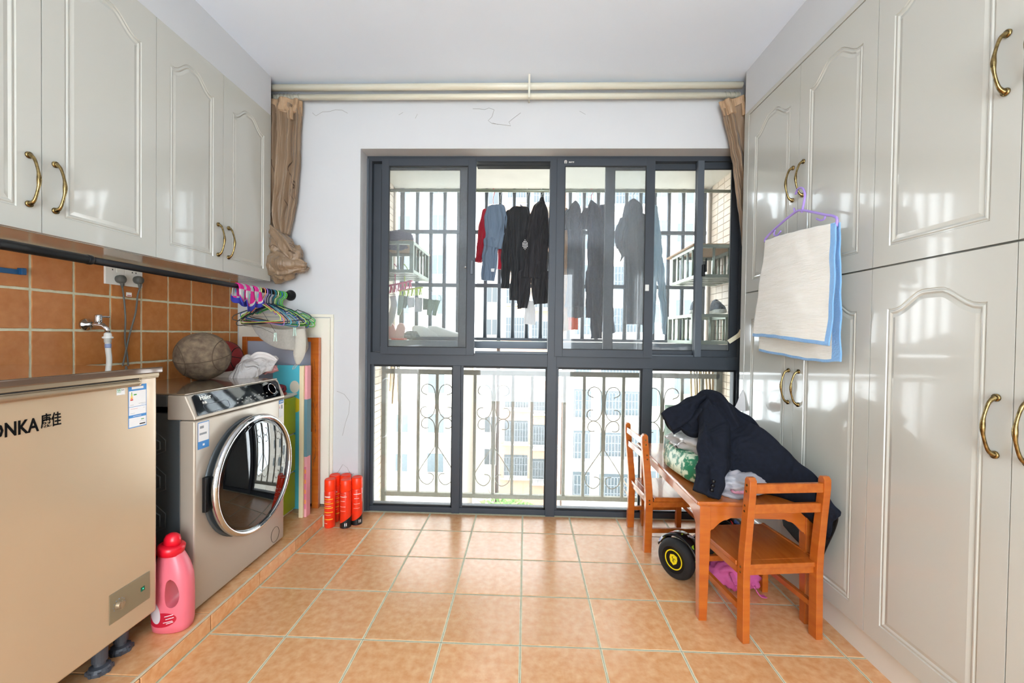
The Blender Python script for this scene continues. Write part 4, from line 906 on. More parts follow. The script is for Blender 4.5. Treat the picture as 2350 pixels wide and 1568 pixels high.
mb = MB(); mb.lathe([(0.0, 0.0), (0.9, 0.0), (1, 0.2), (0.95, 0.9), (0.85, 1.0), (0, 1.0)], n=24); mb.v = [(x * 0.04, y * 0.07, z * 0.016) for x, y, z in mb.v]; mb.build('sole', mat('sole_red', '9c3a2a', 0.5), sh)
blob((0, 0.01, 0.035), (0.038, 0.055, 0.028), 20, 12, 0.1, 2, 3).build('upper', mat('slipper_black', '221c22', 0.8, c2='8a2430', scale=40, amt=0.15), sh, smooth=True)
# boards
def board(x0, x1, y0, y1, z0, z1, m, name, label, lean=0.0, cat='board', extra=None, bevel=0.002):
    r_ = MB().box(-(x1 - x0) / 2, (x1 - x0) / 2, -(y1 - y0) / 2, (y1 - y0) / 2, 0, z1 - z0).build(name, m, loc=((x0 + x1) / 2, (y0 + y1) / 2, z0), bevel=bevel)
    r_.rotation_euler = (0, lean, 0); return tag(r_, label, cat)
p = at(635, 840, 2.50)
tb = board(-1.56, -1.345, 2.542, 2.552, FZ, at(640, 838, 2.55).z, mat('board_turquoise', '66d4e6', 0.4, c2='5accdf', scale=5), 'play_board', 'turquoise play board with yellow shapes standing behind the lime drawers')
mb = MB(); L = Vector(tb.location)
def disc2(mb, c, rx, rz, y, n=24): mb.add([(c[0] + rx * math.cos(2 * PI * k / n) - L.x, y - L.y, c[1] + rz * math.sin(2 * PI * k / n) - L.z) for k in range(n)], [tuple(range(n))])
c = at(679, 930, 2.541); disc2(mb, (c.x, c.z), 0.032, 0.045, 2.5412); mb.build('yellow_print', mat('print_sun', 'e9cf2c', 0.5), tb)
mb = MB(); c = at(676, 888, 2.541); disc2(mb, (c.x, c.z), 0.030, 0.038, 2.5410); mb.build('cream_print', mat('print_cream', 'efe6d2', 0.5), tb)
M_c1, M_c2, M_c3 = mat('board_cream', 'e8d8b0', 0.5), mat('board_pink', 'e6a0a6', 0.5), mat('board_teal', '5f8792', 0.5)
pa, pb = at(687, 840, 2.44), at(703, 1165, 2.44)
board(-1.326, -1.301, 2.42, 2.475, FZ, at(690, 840, 2.42).z, M_c1, 'foam_mat', 'cream foam play mat standing on edge beside the lime drawers', cat='play mat')
bb = board(-1.299, -1.284, 2.43, 2.475, FZ, at(700, 840, 2.42).z, M_c2, 'foam_mat', 'folded pink and teal foam play mat leaning beside the cream one', cat='play mat')
MB().box(-0.0085, 0.0085, -0.0235, 0.0235, 0.36, 0.70).build('teal_panel', M_c3, bb); 
mb = MB(); mb.add([(-0.006 , -0.0238, z) for z in (0.05, 0.30)] + [(0.006, -0.0238, z) for z in (0.30, 0.05)], [(0, 1, 2, 3)]); mb.build('rose_print', mat('print_rose', 'd9738f', 0.5), bb)
mb = MB()
for z in (0.08, 0.14, 0.2, 0.26): mb.box(-0.004, 0.004, -0.0242, -0.0239, z, z + 0.025)
mb.build('orange_print', mat('print_orange2', 'ec9a3c', 0.5), bb)['kind'] = 'stuff'
# easel
ea = empty('easel', (-1.40, 2.575, FZ), 0, 'orange wooden easel with grey board leaning in the corner', 'easel'); E0 = Vector(ea.location)
def wbar(x0, x1, z0, z1, y0=-0.012, y1=0.012, name='rail', m=M_wood):
    if name == 'rail': y0, y1 = -0.0105, 0.0105
    return MB().box(x0 - E0.x, x1 - E0.x, y0, y1, z0 - E0.z, z1 - E0.z).build(name, m, ea, bevel=0.0015)
ze = at(720, 775, 2.575).z
xa, xb = at(558, 900, 2.575).x, at(735, 900, 2.575).x
wbar(xb - 0.042, xb, FZ, ze, -0.018, 0.006, 'leg'); wbar(xb - 0.056, xb - 0.040, at(700, 990, 2.575).z, ze, -0.012, 0.012, 'side_rail')
wbar(xa, xa + 0.028, FZ, ze, name='leg'); wbar(xa, xb - 0.042, ze - 0.026, ze, name='rail'); zz = at(700, 980, 2.575).z; wbar(xa, xb - 0.05, zz - 0.02, zz + 0.012, name='rail')
wbar(xa + 0.02, xb - 0.05, zz, ze - 0.02, 0.0, 0.008, 'board', mat('board_grey', 'a4a8b6', 0.5, c2='989cab', scale=6))
mb = MB(); rr = random.Random(8)
for i in range(16):
    z = rr.uniform(0.25, 0.9); x = xb - 0.02 - E0.x + rr.uniform(-0.014, 0.006); mb.tube([(x, -0.0185, z), (x + rr.uniform(-.012, .012), -0.0185, z + rr.uniform(.01, .07))], 0.0009, 4)
mb.build('pen_scribble', Pk, ea)['kind'] = 'stuff'
# white box, cloths, balls on the shelf behind the washing machine
bx0, bx1 = at(560, 850, 2.30), at(650, 850, 2.30)
sb = empty('storage_box', (-1.60, 2.36, FZ), 0, 'white lidded storage box behind the washing machine', 'box'); zb_ = at(600, 850, 2.28).z - FZ
MB().box(-0.19, 0.09, -0.155, -0.005, 0.0, 0.74).build('lower_crate', M_white, sb, bevel=0.006)
zb2 = at(610, 868, 2.23).z - FZ
mb = MB(); mb.prism([(-0.19, 0.74), (0.085, 0.74), (0.075, zb2 + 0.045), (-0.19, zb2 + 0.01)], -0.155, -0.01, 'y'); mb.build('upper_tub', mat('tub_white', 'f0eee6', 0.4), sb, bevel=0.006)
tz = FZ + 0.846 + 0.006
ball = empty('basketball', (-1.60, 2.03, tz + 0.118), 0, 'old worn brown basketball on top of the washing machine', 'ball')
def seams(parent, R, m, w=0.0022, rot=0.0):
    mb = MB(); A = [2 * PI * i / 64 for i in range(64)]; Rm = Matrix.Rotation(rot, 3, 'X') @ Matrix.Rotation(0.5, 3, 'Z')
    C = [[Vector((math.cos(a), math.sin(a), 0)) for a in A], [Vector((math.cos(a), 0, math.sin(a))) for a in A]]
    for s in (1, -1): C.append([Vector((0.75 * s + 0.0 * a - 0.22 * s * math.cos(2 * a), 0, 0)) for a in A])
    for s in (2, 3):
        sg = 1 if s == 2 else -1; L = []
        for a in A:
            x = sg * (0.62 - 0.16 * math.cos(2 * a)); r = math.sqrt(max(0, 1 - x * x)); L.append(Vector((x, r * math.cos(a), r * math.sin(a))))
        C[s] = L
    for c in C: mb.tube([Rm @ (p * R) for p in c], w, 5, closed=True)
    return mb.build('seam', m, parent, smooth=True)
M_ball = mat('ball_worn', '8f7c64', 0.85, c2='5c4a3c', scale=34, amt=0.4, bump=0.6, bscale=420, detail=8)
MB().lathe([(0.118 * math.sin(PI * i / 24) + 1e-6 * (i in (0, 24)), -0.118 * math.cos(PI * i / 24)) for i in range(25)], n=40).build('shell', M_ball, ball, smooth=True)
seams(ball, 0.1178, mat('seam_brown', '5b4a38', 0.8), 0.0022, 0.25)
b2 = empty('basketball', (-1.695, 2.30, tz + 0.095), 0, 'dark red basketball behind the worn one, next to the tiles', 'ball')
MB().lathe([(0.095 * math.sin(PI * i / 24) + 1e-6 * (i in (0, 24)), -0.095 * math.cos(PI * i / 24)) for i in range(25)], n=40).build('shell', mat('ball_red', '8e1f22', 0.5, bump=0.6, bscale=400), b2, smooth=True)
seams(b2, 0.0951, M_black, 0.0022, -0.2)
sh2 = MB().box(-1.81, -1.60, 2.168, 2.42, tz - 0.03, tz - 0.002).build('shelf_board', mat('shelf_white', 'e2dfd6', 0.6), bevel=0.002); tag(sh2, 'pale shelf board behind the washing machine carrying the red basketball', 'shelf')
M_cl = mat('cloth_white', 'ccc6c2', 0.85, c2='c0b9b5', scale=6, bump=0.3, bscale=200, fold=0.03, fscale=16)
rows = [[at(527, 862, 2.16), at(545, 835, 2.2), at(575, 815, 2.27), at(632, 815, 2.32)], [at(532, 867, 2.14), at(556, 845, 2.16), at(590, 830, 2.22), at(634, 828, 2.28)],
        [at(540, 870, 2.13), at(568, 862, 2.15), at(600, 845, 2.20), at(632, 838, 2.25)], [at(560, 872, 2.15), at(580, 868, 2.17), at(603, 862, 2.2), at(625, 848, 2.24)]]
o = sheet(rows, 40, 30, 0.022, 16, 4).build('cloth', M_cl, smooth=True, solid=0.004); tag(o, 'crumpled whitish cloth lying on the box behind the washing machine', 'cloth')
o = cloth([at(572, 838, 2.27), at(585, 822, 2.26), at(610, 817, 2.27), at(634, 828, 2.28)], [0.03, 0.05, 0.05, 0.02], [0.03, 0.045, 0.04, 0.02], (0, 0, 1), 0.2, 5, 26, 22, 6, 0.010).build('shirt', mat('cloth_pale', 'd3cbc6', 0.85, bump=0.3, bscale=200), smooth=True); tag(o, 'rolled pale shirt on top of the crumpled cloth', 'shirt')
o = blob(at(613, 846, 2.26), (0.055, 0.035, 0.028), 28, 16, 0.3, 3, 7).build('towel', mat('cloth_rose', 'c99092', 0.9, bump=0.4, bscale=300), smooth=True); tag(o, 'dusty pink towel peeking out below the pale shirt', 'towel')

# ------------------------------------------------------------------ table
tx0, tx1, ty0, ty1, tz_ = 0.706, 1.212, 1.715, 2.655, 0.503
ta = empty('table', ((tx0 + tx1) / 2, (ty0 + ty1) / 2, 0), 0, 'low orange bamboo table loaded with bags and a jacket', 'table'); cx, cy = ta.location.x, ta.location.y
hx, hy = (tx1 - tx0) / 2, (ty1 - ty0) / 2
MB().box(-hx, hx, -hy, hy, tz_ - 0.016, tz_).build('tabletop', M_woodx, ta, bevel=0.005)
MB().box(-hx + 0.012, hx - 0.012, -hy + 0.012, hy - 0.012, tz_ - 0.024, tz_ - 0.0162).build('top_moulding', M_woodx, ta, bevel=0.003)
ins = 0.020
def apron_poly(L, hA=0.05):
    P = [(-L / 2, 0)]; P += [(-L / 2, -0.135), (-L / 2 + 0.012, -0.120), (-L / 2 + 0.022, -0.100)]
    for i in range(7): a = i / 6; P.append((-L / 2 + 0.030 + 0.055 * a, -0.098 + 0.040 * math.sin(a * PI / 2)))
    P.append((-L / 2 + 0.10, -hA)); Q = [(-x, z) for x, z in reversed(P)]; return P + Q
M_ap = M_wood
for s in (-1, 1):
    MB().prism([(x, z) for x, z in apron_poly(2 * hx - 2 * ins - 0.05)], s * (hy - ins - 0.012) - 0.008, s * (hy - ins - 0.012) + 0.008, 'y').build('apron', M_ap, ta, loc=(0, 0, tz_ - 0.024), bevel=0.001)
    MB().prism([(x, z) for x, z in apron_poly(2 * hy - 2 * ins - 0.05)], s * (hx - ins - 0.012) - 0.008, s * (hx - ins - 0.012) + 0.008, 'x').build('apron', M_ap, ta, loc=(0, 0, tz_ - 0.024), bevel=0.001)
    for q in (-1, 1):
        mb = MB(); X, Y = s * (hx - ins - 0.020), q * (hy - ins - 0.020); a, b = 0.022, 0.0165
        vs = [(X - b, Y - b, 0), (X + b, Y - b, 0), (X + b, Y + b, 0), (X - b, Y + b, 0), (X - a, Y - a, tz_ - 0.16), (X + a, Y - a, tz_ - 0.16), (X + a, Y + a, tz_ - 0.16), (X - a, Y + a, tz_ - 0.16), (X - a, Y - a, tz_ - 0.024), (X + a, Y - a, tz_ - 0.024), (X + a, Y + a, tz_ - 0.024), (X - a, Y + a, tz_ - 0.024)]
        mb.add(vs, [(3, 2, 1, 0), (8, 9, 10, 11)] + [(i + 4 * k, (i + 1) % 4 + 4 * k, (i + 1) % 4 + 4 + 4 * k, i + 4 + 4 * k) for k in range(2) for i in range(4)])
        mb.build('leg', M_wood, ta, bevel=0.002)

# ------------------------------------------------------------------ chairs (local: sitter looks to +y, rear posts at y 0)
def make_chair(loc, rz, label):
    r_ = empty('child_chair', loc, rz, label, 'chair', 'small orange bamboo chairs at the table'); W = 0.150
    for s in (-1, 1):
        P = [(-0.018, 0), (0.022, 0), (0.026, 0.27), (0.022, 0.34), (-0.006, 0.60), (-0.008, 0.632), (-0.016, 0.643), (-0.030, 0.643), (-0.040, 0.632), (-0.040, 0.60), (-0.016, 0.34), (-0.013, 0.27)]
        p_ = MB().prism(P, s * W - 0.014, s * W + 0.014, 'x').build('post', M_wood, r_, bevel=0.002)
        mb = MB()
        for y, z in ((-0.022, 0.612), (-0.019, 0.587), (-0.012, 0.530), (-0.010, 0.508), (0.006, 0.285), (0.006, 0.265)): mb.lathe([(0.0045, 0.0), (0.0045, 0.0012 * s), (0.002, 0.0014 * s), (0.002, 0.0004 * s), (0.0001, 0.0004 * s)], (s * (W + 0.014), y, z), 'x', 10)
        mb.build('screw', M_brass, p_)['kind'] = 'stuff'
        MB().box(s * (W - 0.002) - 0.014, s * (W - 0.002) + 0.014, 0.285, 0.315, 0, 0.268).build('leg', M_wood, r_, bevel=0.002)
        MB().box(s * W - 0.009, s * W + 0.009, 0.02, 0.287, 0.105, 0.128).build('side_stretcher', M_woodx, r_, bevel=0.0015)
        MB().box(s * W - 0.009, s * W + 0.009, 0.02, 0.287, 0.245, 0.275).build('seat_rail', M_woodx, r_, bevel=0.0015)
    for z, y in ((0.600, -0.027), (0.520, -0.018)): MB().box(-W + 0.013, W - 0.013, y - 0.008, y + 0.010, z - 0.018, z + 0.018).build('back_rail', M_woodx, r_, bevel=0.003)
    MB().box(-W + 0.013, W - 0.013, 0.002, 0.018, 0.252, 0.277).build('rear_rail', M_woodx, r_, bevel=0.0015)
    MB().box(-W + 0.013, W - 0.013, 0.290, 0.306, 0.150, 0.175).build('front_stretcher', M_woodx, r_, bevel=0.0015)
    MB().box(-W + 0.012, W - 0.012, -0.004, 0.03, 0.278, 0.297).box(-W - 0.018, W + 0.018, 0.03, 0.335, 0.278, 0.297).build('seat', M_woodx, r_, bevel=0.003)
    MB().box(W + 0.006, W + 0.018, 0.035, 0.332, 0.2965, 0.302).build('seat_lip', M_woodx, r_, bevel=0.001)
    return r_
make_chair((1.005, 1.650, 0), 0.12, 'small orange chair nearest the camera, its back towards us')
make_chair((0.665, 2.440, 0), -PI / 2 + 0.06, 'small orange chair by the window pushed under the long side of the table')

# ------------------------------------------------------------------ on and under the table
M_navy = mat('navy_wool', '12151d', 0.9, c2='181c28', scale=60, bump=0.35, bscale=700, spec=0.2, fold=0.035, fscale=7, fstretch=(1, 1, 0.8))
M_lining = mat('black_lining', '08090c', 0.45, spec=0.3)
def off(o, root): o.location = -Vector(root.location) if root.rotation_euler.z == 0 else o.location; return o
ja = empty('jacket', at(1640, 1000, 1.95), 0, 'navy suit jacket flung over the bags on the table, sleeve hanging down', 'jacket')
rows = [[at(1600, 922, 2.12), at(1625, 914, 2.10), at(1665, 930, 2.04), at(1705, 957, 1.97), at(1770, 1008, 1.86), at(1860, 1088, 1.72), at(1922, 1186, 1.625)],
        [at(1585, 945, 2.06), at(1640, 955, 1.99), at(1685, 985, 1.93), at(1735, 1020, 1.87), at(1795, 1060, 1.79), at(1862, 1120, 1.69), at(1920, 1196, 1.62)],
        [at(1585, 975, 2.02), at(1650, 1010, 1.92), at(1695, 1035, 1.87), at(1745, 1065, 1.82), at(1800, 1100, 1.76), at(1862, 1150, 1.69), at(1912, 1205, 1.64)],
        [at(1600, 1005, 1.98), at(1660, 1060, 1.86), at(1705, 1085, 1.82), at(1750, 1110, 1.79), at(1805, 1140, 1.76), at(1860, 1180, 1.71), at(1905, 1225, 1.67)],
        [at(1620, 1030, 1.97), at(1668, 1083, 1.86), at(1715, 1108, 1.84), at(1760, 1135, 1.82), at(1810, 1158, 1.79), at(1862, 1195, 1.74), at(1898, 1240, 1.70)]]
off(sheet(rows, 110, 80, 0.022, 7, 3, None, 0.009, 20).build('jacket_body', M_navy, ja, smooth=True, solid=0.006), ja)
rows = [[Vector((1.217, 2.02, 0.515)), Vector((1.219, 1.88, 0.52)), Vector((1.219, 1.74, 0.515)), at(1922, 1188, 1.622)],
        [Vector((1.219, 2.03, 0.42)), Vector((1.220, 1.90, 0.41)), Vector((1.220, 1.74, 0.42)), at(1920, 1200, 1.63)],
        [Vector((1.218, 2.01, 0.35)), Vector((1.220, 1.90, 0.33)), Vector((1.219, 1.76, 0.34)), at(1902, 1245, 1.66)],
        [Vector((1.212, 1.98, 0.30)), Vector((1.217, 1.88, 0.27)), Vector((1.218, 1.78, 0.28)), at(1885, 1286, 1.70)]]
off(sheet(rows, 30, 20, 0.003, 10, 8).build('hanging_front', M_lining, ja, smooth=True, solid=0.005), ja)
def jp(path, w, d, xd, nm='sleeve', seed=1, fold=0.17, fr=5, wr=0.015, m=M_navy): return off(cloth(path, w, d, xd, fold, fr, 36, 36, seed, wr).build(nm, m, ja, smooth=True), ja)
sl = jp([at(1632, 930, 2.03), at(1640, 985, 1.93), at(1640, 1040, 1.85), at(1633, 1090, 1.79), at(1624, 1136, 1.745)], [0.10, 0.15, 0.15, 0.135, 0.122], [0.07, 0.075, 0.06, 0.045, 0.035], (1, 0.35, 0), seed=2)
jp([at(1622, 925, 2.08), at(1590, 940, 2.06), at(1560, 957, 2.05), at(1532, 972, 2.05)], [0.09, 0.115, 0.115, 0.115], [0.06, 0.075, 0.07, 0.055], (0.3, 0.2, 1), seed=5)
jp([at(1640, 950, 2.0), at(1610, 965, 2.0), at(1590, 985, 2.0), at(1570, 975, 2.03)], [0.08, 0.10, 0.08, 0.05], [0.05, 0.06, 0.05, 0.04], (0.2, 0.3, 1), 'collar', 6)
jp([at(1605, 925, 2.1), at(1618, 915, 2.08), at(1650, 930, 2.0), at(1690, 985, 1.93)], [0.06, 0.08, 0.09, 0.06], [0.04, 0.04, 0.045, 0.03], (0.4, 0.2, 1), 'lapel', 9, 0.15)
jp([at(1655, 925, 2.06), at(1700, 958, 2.0), at(1760, 1010, 1.9), at(1830, 1072, 1.78)], [0.05, 0.06, 0.05, 0.03], [0.03, 0.035, 0.03, 0.015], (0, 0.6, 1), 'fold', 4, 0.2)
for i, (x, y) in enumerate(((1638, 1105), (1636, 1115), (1634, 1125))):
    p = at(x, y, 1.722 + i * -0.001) - Vector(ja.location)
    mb = MB(); mb.lathe([(0.0, -0.005), (0.0065, -0.005), (0.0075, -0.003), (0.007, 0.004), (0, 0.004)], p, 'y', 16); mb.build('button', M_black, ja, smooth=True)
# bags
def group_blob(name, m, root, *a, **k): o = blob(*a, **k).build(name, m, root, smooth=True); return off(o, root)
M_gbag = mat('bag_green', '1f7a56', 0.4, c2='d7e4c8', scale=34, amt=0.10, detail=3)
gb = empty('shopping_bag', (0.92, 2.08, tz_), 0, 'green shopping bag with white flower print under the jacket', 'bag')
B_ = [(0.0, 0.17, 0.20), (0.02, 0.20, 0.235), (0.06, 0.205, 0.24), (0.11, 0.195, 0.22), (0.125, 0.185, 0.21)]
mb = MB(); n = 44; vs = []
for z, rx, ry in B_:
    for k in range(n):
        a = 2 * PI * k / n; e = 0.7; q = 1 + 0.02 * math.sin(a * 7)
        vs.append((rx * q * math.copysign(abs(math.cos(a)) ** e, math.cos(a)), ry * q * math.copysign(abs(math.sin(a)) ** e, math.sin(a)), z + 0.002))
mb.add(vs, [(j * n + k, j * n + (k + 1) % n, (j + 1) * n + (k + 1) % n, (j + 1) * n + k) for j in range(len(B_) - 1) for k in range(n)] + [tuple(range(n - 1, -1, -1)), tuple((len(B_) - 1) * n + k for k in range(n))])
mb.build('bag_body', M_gbag, gb, smooth=True)
M_film = mat('plastic_film', 'b4b1ae', 0.25, c2='9c9896', scale=10, bump=0.9, bscale=22, coat=0.4)
pb_ = empty('plastic_bag', (0.93, 2.07, tz_ + 0.12), 0, 'translucent white plastic bag bulging over the green bag', 'bag')
group_blob('bag_body', M_film, pb_, (0.915, 2.10, 0.655), (0.175, 0.205, 0.085), 48, 32, 0.22, 3.2, 4)
p_ = at(1548, 1026, 1.93) - Vector(pb_.location); MB().tube([p_, p_ + Vector((0.006, 0, 0.006)), p_ + Vector((0.012, -0.002, -0.004))], 0.003, 6).build('dark_print', M_black, pb_)
pc = empty('plastic_bag', (0.93, 1.83, tz_), 0, 'clear plastic bag of pinkish clothes at the near end of the table', 'bag')
M_film2 = mat('film_lilac', 'b5adb3', 0.25, c2='8f949c', scale=16, bump=1.0, bscale=26, coat=0.4, stretch=(1, 1, 2.5))
group_blob('bag_body', M_film2, pc, at(1700, 1105, 1.84), (0.115, 0.085, 0.055), 48, 28, 0.2, 3.5, 6)
group_blob('pink_bundle', mat('bundle_pink', 'cf8fa6', 0.5, bump=0.8, bscale=30), pc, at(1700, 1128, 1.775), (0.04, 0.018, 0.012), 20, 12, 0.2, 3, 1)
group_blob('grey_bundle', mat('bundle_grey', 'a39fa2', 0.3, c2='86828a', scale=18, bump=0.8, bscale=24), pc, at(1690, 1134, 1.80), (0.07, 0.05, 0.022), 28, 14, 0.2, 3, 8)
g2 = MB().box(-0.09, 0.09, -0.06, 0.06, 0, 0.275).build('gift_bag', mat('bag_dkgreen', '145a46', 0.5, c2='9fc8a8', scale=3, amt=0.2), loc=(0.895, 2.38, tz_ + 0.001), bevel=0.003); tag(g2, 'dark green paper bag standing behind the jacket on the table', 'bag')
wbx = MB().box(-0.08, 0.08, -0.11, 0.11, 0, 0.165).box(-0.084, 0.084, -0.114, 0.114, 0.165, 0.185).build('carton', mat('carton_white', 'e8e6e2', 0.6), loc=(1.11, 2.40, tz_ + 0.001), bevel=0.002); tag(wbx, 'white lidded carton on the table against the cupboards', 'box')
sc_ = blob(at(1656, 932, 2.36), (0.038, 0.032, 0.022), 44, 24, 0.5, 4.5, 3).build('scrunchie', mat('scrunchie_red', 'e8281e', 0.7), smooth=True); tag(sc_, 'bright red ruffled scrunchie on the white carton', 'scrunchie')
rows = [[at(1716, 878, 2.42), at(1722, 880, 2.40)], [at(1698, 905, 2.42), at(1722, 905, 2.38)], [at(1690, 925, 2.42), at(1722, 928, 2.37)], [at(1684, 942, 2.42), at(1722, 944, 2.37)]]
pw = MB()
pw.v = []; P4 = [(at(1718, 876, 2.40)), at(1684, 940, 2.44), at(1722, 946, 2.34), at(1722, 940, 2.44)]
o = sheet(rows, 16, 16, 0.006, 12, 2).build('paper_bag', mat('paper_white', 'dedcda', 0.7), smooth=True, solid=0.003); tag(o, 'limp white paper bag beside the cupboard end panel', 'bag')

# balance scooter
hb = empty('balance_scooter', (0.745, 2.045, 0), 0.62, 'black balance scooter with yellow graffiti print under the table', 'scooter')
def graffiti():
    m = bpy.data.materials.new('graffiti'); m.use_nodes = True; nt = m.node_tree; p = nt.nodes['Principled BSDF']; L = nt.links.new; p.inputs['Roughness'].default_value = 0.25
    g = nt.nodes.new('ShaderNodeNewGeometry'); v = nt.nodes.new('ShaderNodeTexVoronoi'); v.inputs['Scale'].default_value = 42; n = nt.nodes.new('ShaderNodeTexNoise'); n.inputs['Scale'].default_value = 18
    mx = nt.nodes.new('ShaderNodeMix'); mx.data_type = 'VECTOR'; mx.inputs[0].default_value = 0.06
    L(g.outputs['Position'], n.inputs[0]); L(g.outputs['Position'], mx.inputs[4]); L(n.outputs['Color'], mx.inputs[5]); L(mx.outputs[1], v.inputs['Vector'])
    sp_ = nt.nodes.new('ShaderNodeSeparateColor'); L(v.outputs['Color'], sp_.inputs[0]); r = nt.nodes.new('ShaderNodeValToRGB'); r.color_ramp.interpolation = 'CONSTANT'; L(sp_.outputs[0], r.inputs[0])
    cs = [(0, '101114'), (0.50, 'e0c420'), (0.60, '15161a'), (0.72, '8fae2a'), (0.80, 'd5d8e0'), (0.86, '15161a'), (0.93, '3a5fb0'), (0.97, 'c23030')]
    while len(r.color_ramp.elements) < len(cs): r.color_ramp.elements.new(0.5)
    for e, (a, c) in zip(r.color_ramp.elements, cs): e.position = a; e.color = (*lin(c), 1)
    L(r.outputs[0], p.inputs['Base Color']); return m
M_gra = graffiti(); M_tyre = mat('tyre_rubber', '1a1b1c', 0.75, bump=0.3, bscale=200); M_yel = mat('rim_yellow', 'e6d018', 0.4)
def wheel(x, s):
    w = empty('wheel', (x, 0, 0.096)); w.parent = hb
    MB().lathe([(0.062, -0.026 * s), (0.078, -0.026 * s), (0.090, -0.018 * s), (0.096, 0.0), (0.090, 0.018 * s), (0.078, 0.026 * s), (0.062, 0.026 * s)], (0, 0, 0), 'x', 48, cap=False).build('tyre', M_tyre, w, smooth=True)
    MB().lathe([(0.0, -0.020 * s), (0.050, -0.021 * s), (0.062, -0.026 * s), (0.062, 0.026 * s), (0.0, 0.026 * s)], (0, 0, 0), 'x', 40).build('hub', M_black, w)
    MB().lathe([(0.042, -0.0215 * s), (0.042, -0.0235 * s), (0.047, -0.0235 * s), (0.047, -0.0215 * s)], (0, 0, 0), 'x', 40, cap=False).build('rim_ring', M_yel, w)
    P = [(0, -0.026), (0.016, -0.014), (0.021, 0.004), (0.018, 0.020), (0, 0.026), (-0.018, 0.020), (-0.021, 0.004), (-0.016, -0.014)]
    MB().prism(P, -0.0215 * s, -0.0235 * s, 'x').build('emblem_shield', M_yel, w)
    mb = MB()
    for a, b in (((-0.004, -0.012), (0.001, 0.004)), ((0.001, 0.004), (0.007, 0.010)), ((0.001, 0.004), (-0.007, 0.007)), ((0.004, -0.010), (0.002, 0.0)), ((0.007, 0.010), (0.003, 0.015)), ((-0.007, 0.007), (-0.011, 0.001))):
        mb.tube([(-0.0238 * s, a[0], a[1]), (-0.0238 * s, b[0], b[1])], 0.0014, 5)
    mb.build('emblem_figure', M_black, w)
wheel(0.0, 1); wheel(0.47, -1)
for x, s in ((0.012, 1), (0.458, -1)):
    mb = MB(); n = 18; vs = []
    for k in range(n + 1):
        a = PI * (0.08 + 0.84 * k / n)
        for r, dx in ((0.104, -0.012 * s), (0.112, -0.008 * s), (0.112, 0.055 * s), (0.100, 0.065 * s)): vs.append((x + dx, -r * math.cos(a), 0.096 + r * math.sin(a)))
    mb.add(vs, [(k * 4 + i, k * 4 + i + 1, k * 4 + 5 + i, k * 4 + 4 + i) for k in range(n) for i in range(3)]); mb.build('fender', M_gra, hb, smooth=True, solid=0.004)
for x0, x1, h0, h1 in ((0.05, 0.225, 0.155, 0.115), (0.245, 0.42, 0.115, 0.155)):
    mb = MB(); vs = []
    for x, h in ((x0, h0), (x1, h1)): vs += [(x, -0.085, 0.06), (x, -0.095, h - 0.025), (x, -0.07, h), (x, 0.07, h), (x, 0.095, h - 0.025), (x, 0.085, 0.06)]
    mb.add(vs, [(0, 1, 2, 3, 4, 5), (11, 10, 9, 8, 7, 6)] + [(i, (i + 1) % 6, (i + 1) % 6 + 6, i + 6) for i in range(6)]); mb.build('deck', M_gra, hb, bevel=0.008)
    mb = MB(); mb.add([(x0 + 0.02, -0.06, h0 - 0.002 + (h1 - h0) * 0.12), (x1 - 0.02, -0.06, h1 + 0.004 - (h1 - h0) * 0.12 * 0), (x1 - 0.02, 0.06, h1 + 0.004), (x0 + 0.02, 0.06, h0 - 0.002 + (h1 - h0) * 0.12)], [(0, 1, 2, 3)]); mb.build('foot_pad', M_black, hb, solid=0.006)
MB().tube([(0.22, 0, 0.10), (0.25, 0, 0.10)], 0.04, 20).build('pivot', M_black, hb, smooth=True)
pkb = empty('pink_bag', (1.00, 1.985, 0), 0, 'limp bright pink bag lying on the floor under the table', 'bag')
M_pb = mat('bag_pink', 'd667a6', 0.6, c2='c85a9a', scale=12, bump=0.3, bscale=60)
group_blob('bag_body', M_pb, pkb, (1.0, 1.99, 0.075), (0.115, 0.07, 0.075), 36, 24, 0.35, 2.6, 5)
for dx in (-0.05, 0.03):
    mb = MB(); P = smooth_path([(dx, -0.06, 0.10), (dx + 0.01, -0.085, 0.06), (dx + 0.03, -0.09, 0.02), (dx + 0.06, -0.085, 0.012)], 12)
    for i in range(12): mb.bar(P[i], P[i + 1], 0.022, 0.003)
    mb.build('strap', M_pb, pkb)
o = blob((1.075, 2.05, 0.03), (0.06, 0.06, 0.03), 20, 12, 0.2, 2, 4).build('pouch', mat('pouch_dark', '23302f', 0.6), smooth=True); tag(o, 'small dark green pouch behind the pink bag', 'pouch')

# ------------------------------------------------------------------ hanger and towel on the cupboard
M_pur = mat('hanger_purple', 'a58bd8', 0.35)
ph = empty('hanger', atX(1843, 488, 1.170), 0, 'purple plastic hanger hooked on a cupboard handle', 'hanger'); H0 = Vector(ph.location); q = lambda x, y, X=1.175: atX(x, y, X) - H0
MB().tube(smooth_path([q(1840, 488), q(1845, 465), q(1847, 445, 1.18), q(1841, 432, 1.185), q(1831, 434, 1.19), q(1826, 446, 1.195)], 24), 0.0046, 10).build('hook', M_pur, ph, smooth=True)
MB().tube(smooth_path([q(1756, 556), q(1759, 545), q(1790, 515), q(1825, 487), q(1840, 483), q(1860, 486), q(1893, 493), q(1912, 496), q(1921, 503), q(1919, 520)], 40), 0.005, 10).build('arms', M_pur, ph, smooth=True)
MB().tube([q(1756, 556), q(1919, 520)], 0.004, 10).build('bottom_bar', M_pur, ph, smooth=True)
MB().tube(smooth_path([q(1894, 494), q(1892, 502), q(1884, 506), q(1874, 502)], 12), 0.0036, 8).build('strap_hook', M_pur, ph, smooth=True)
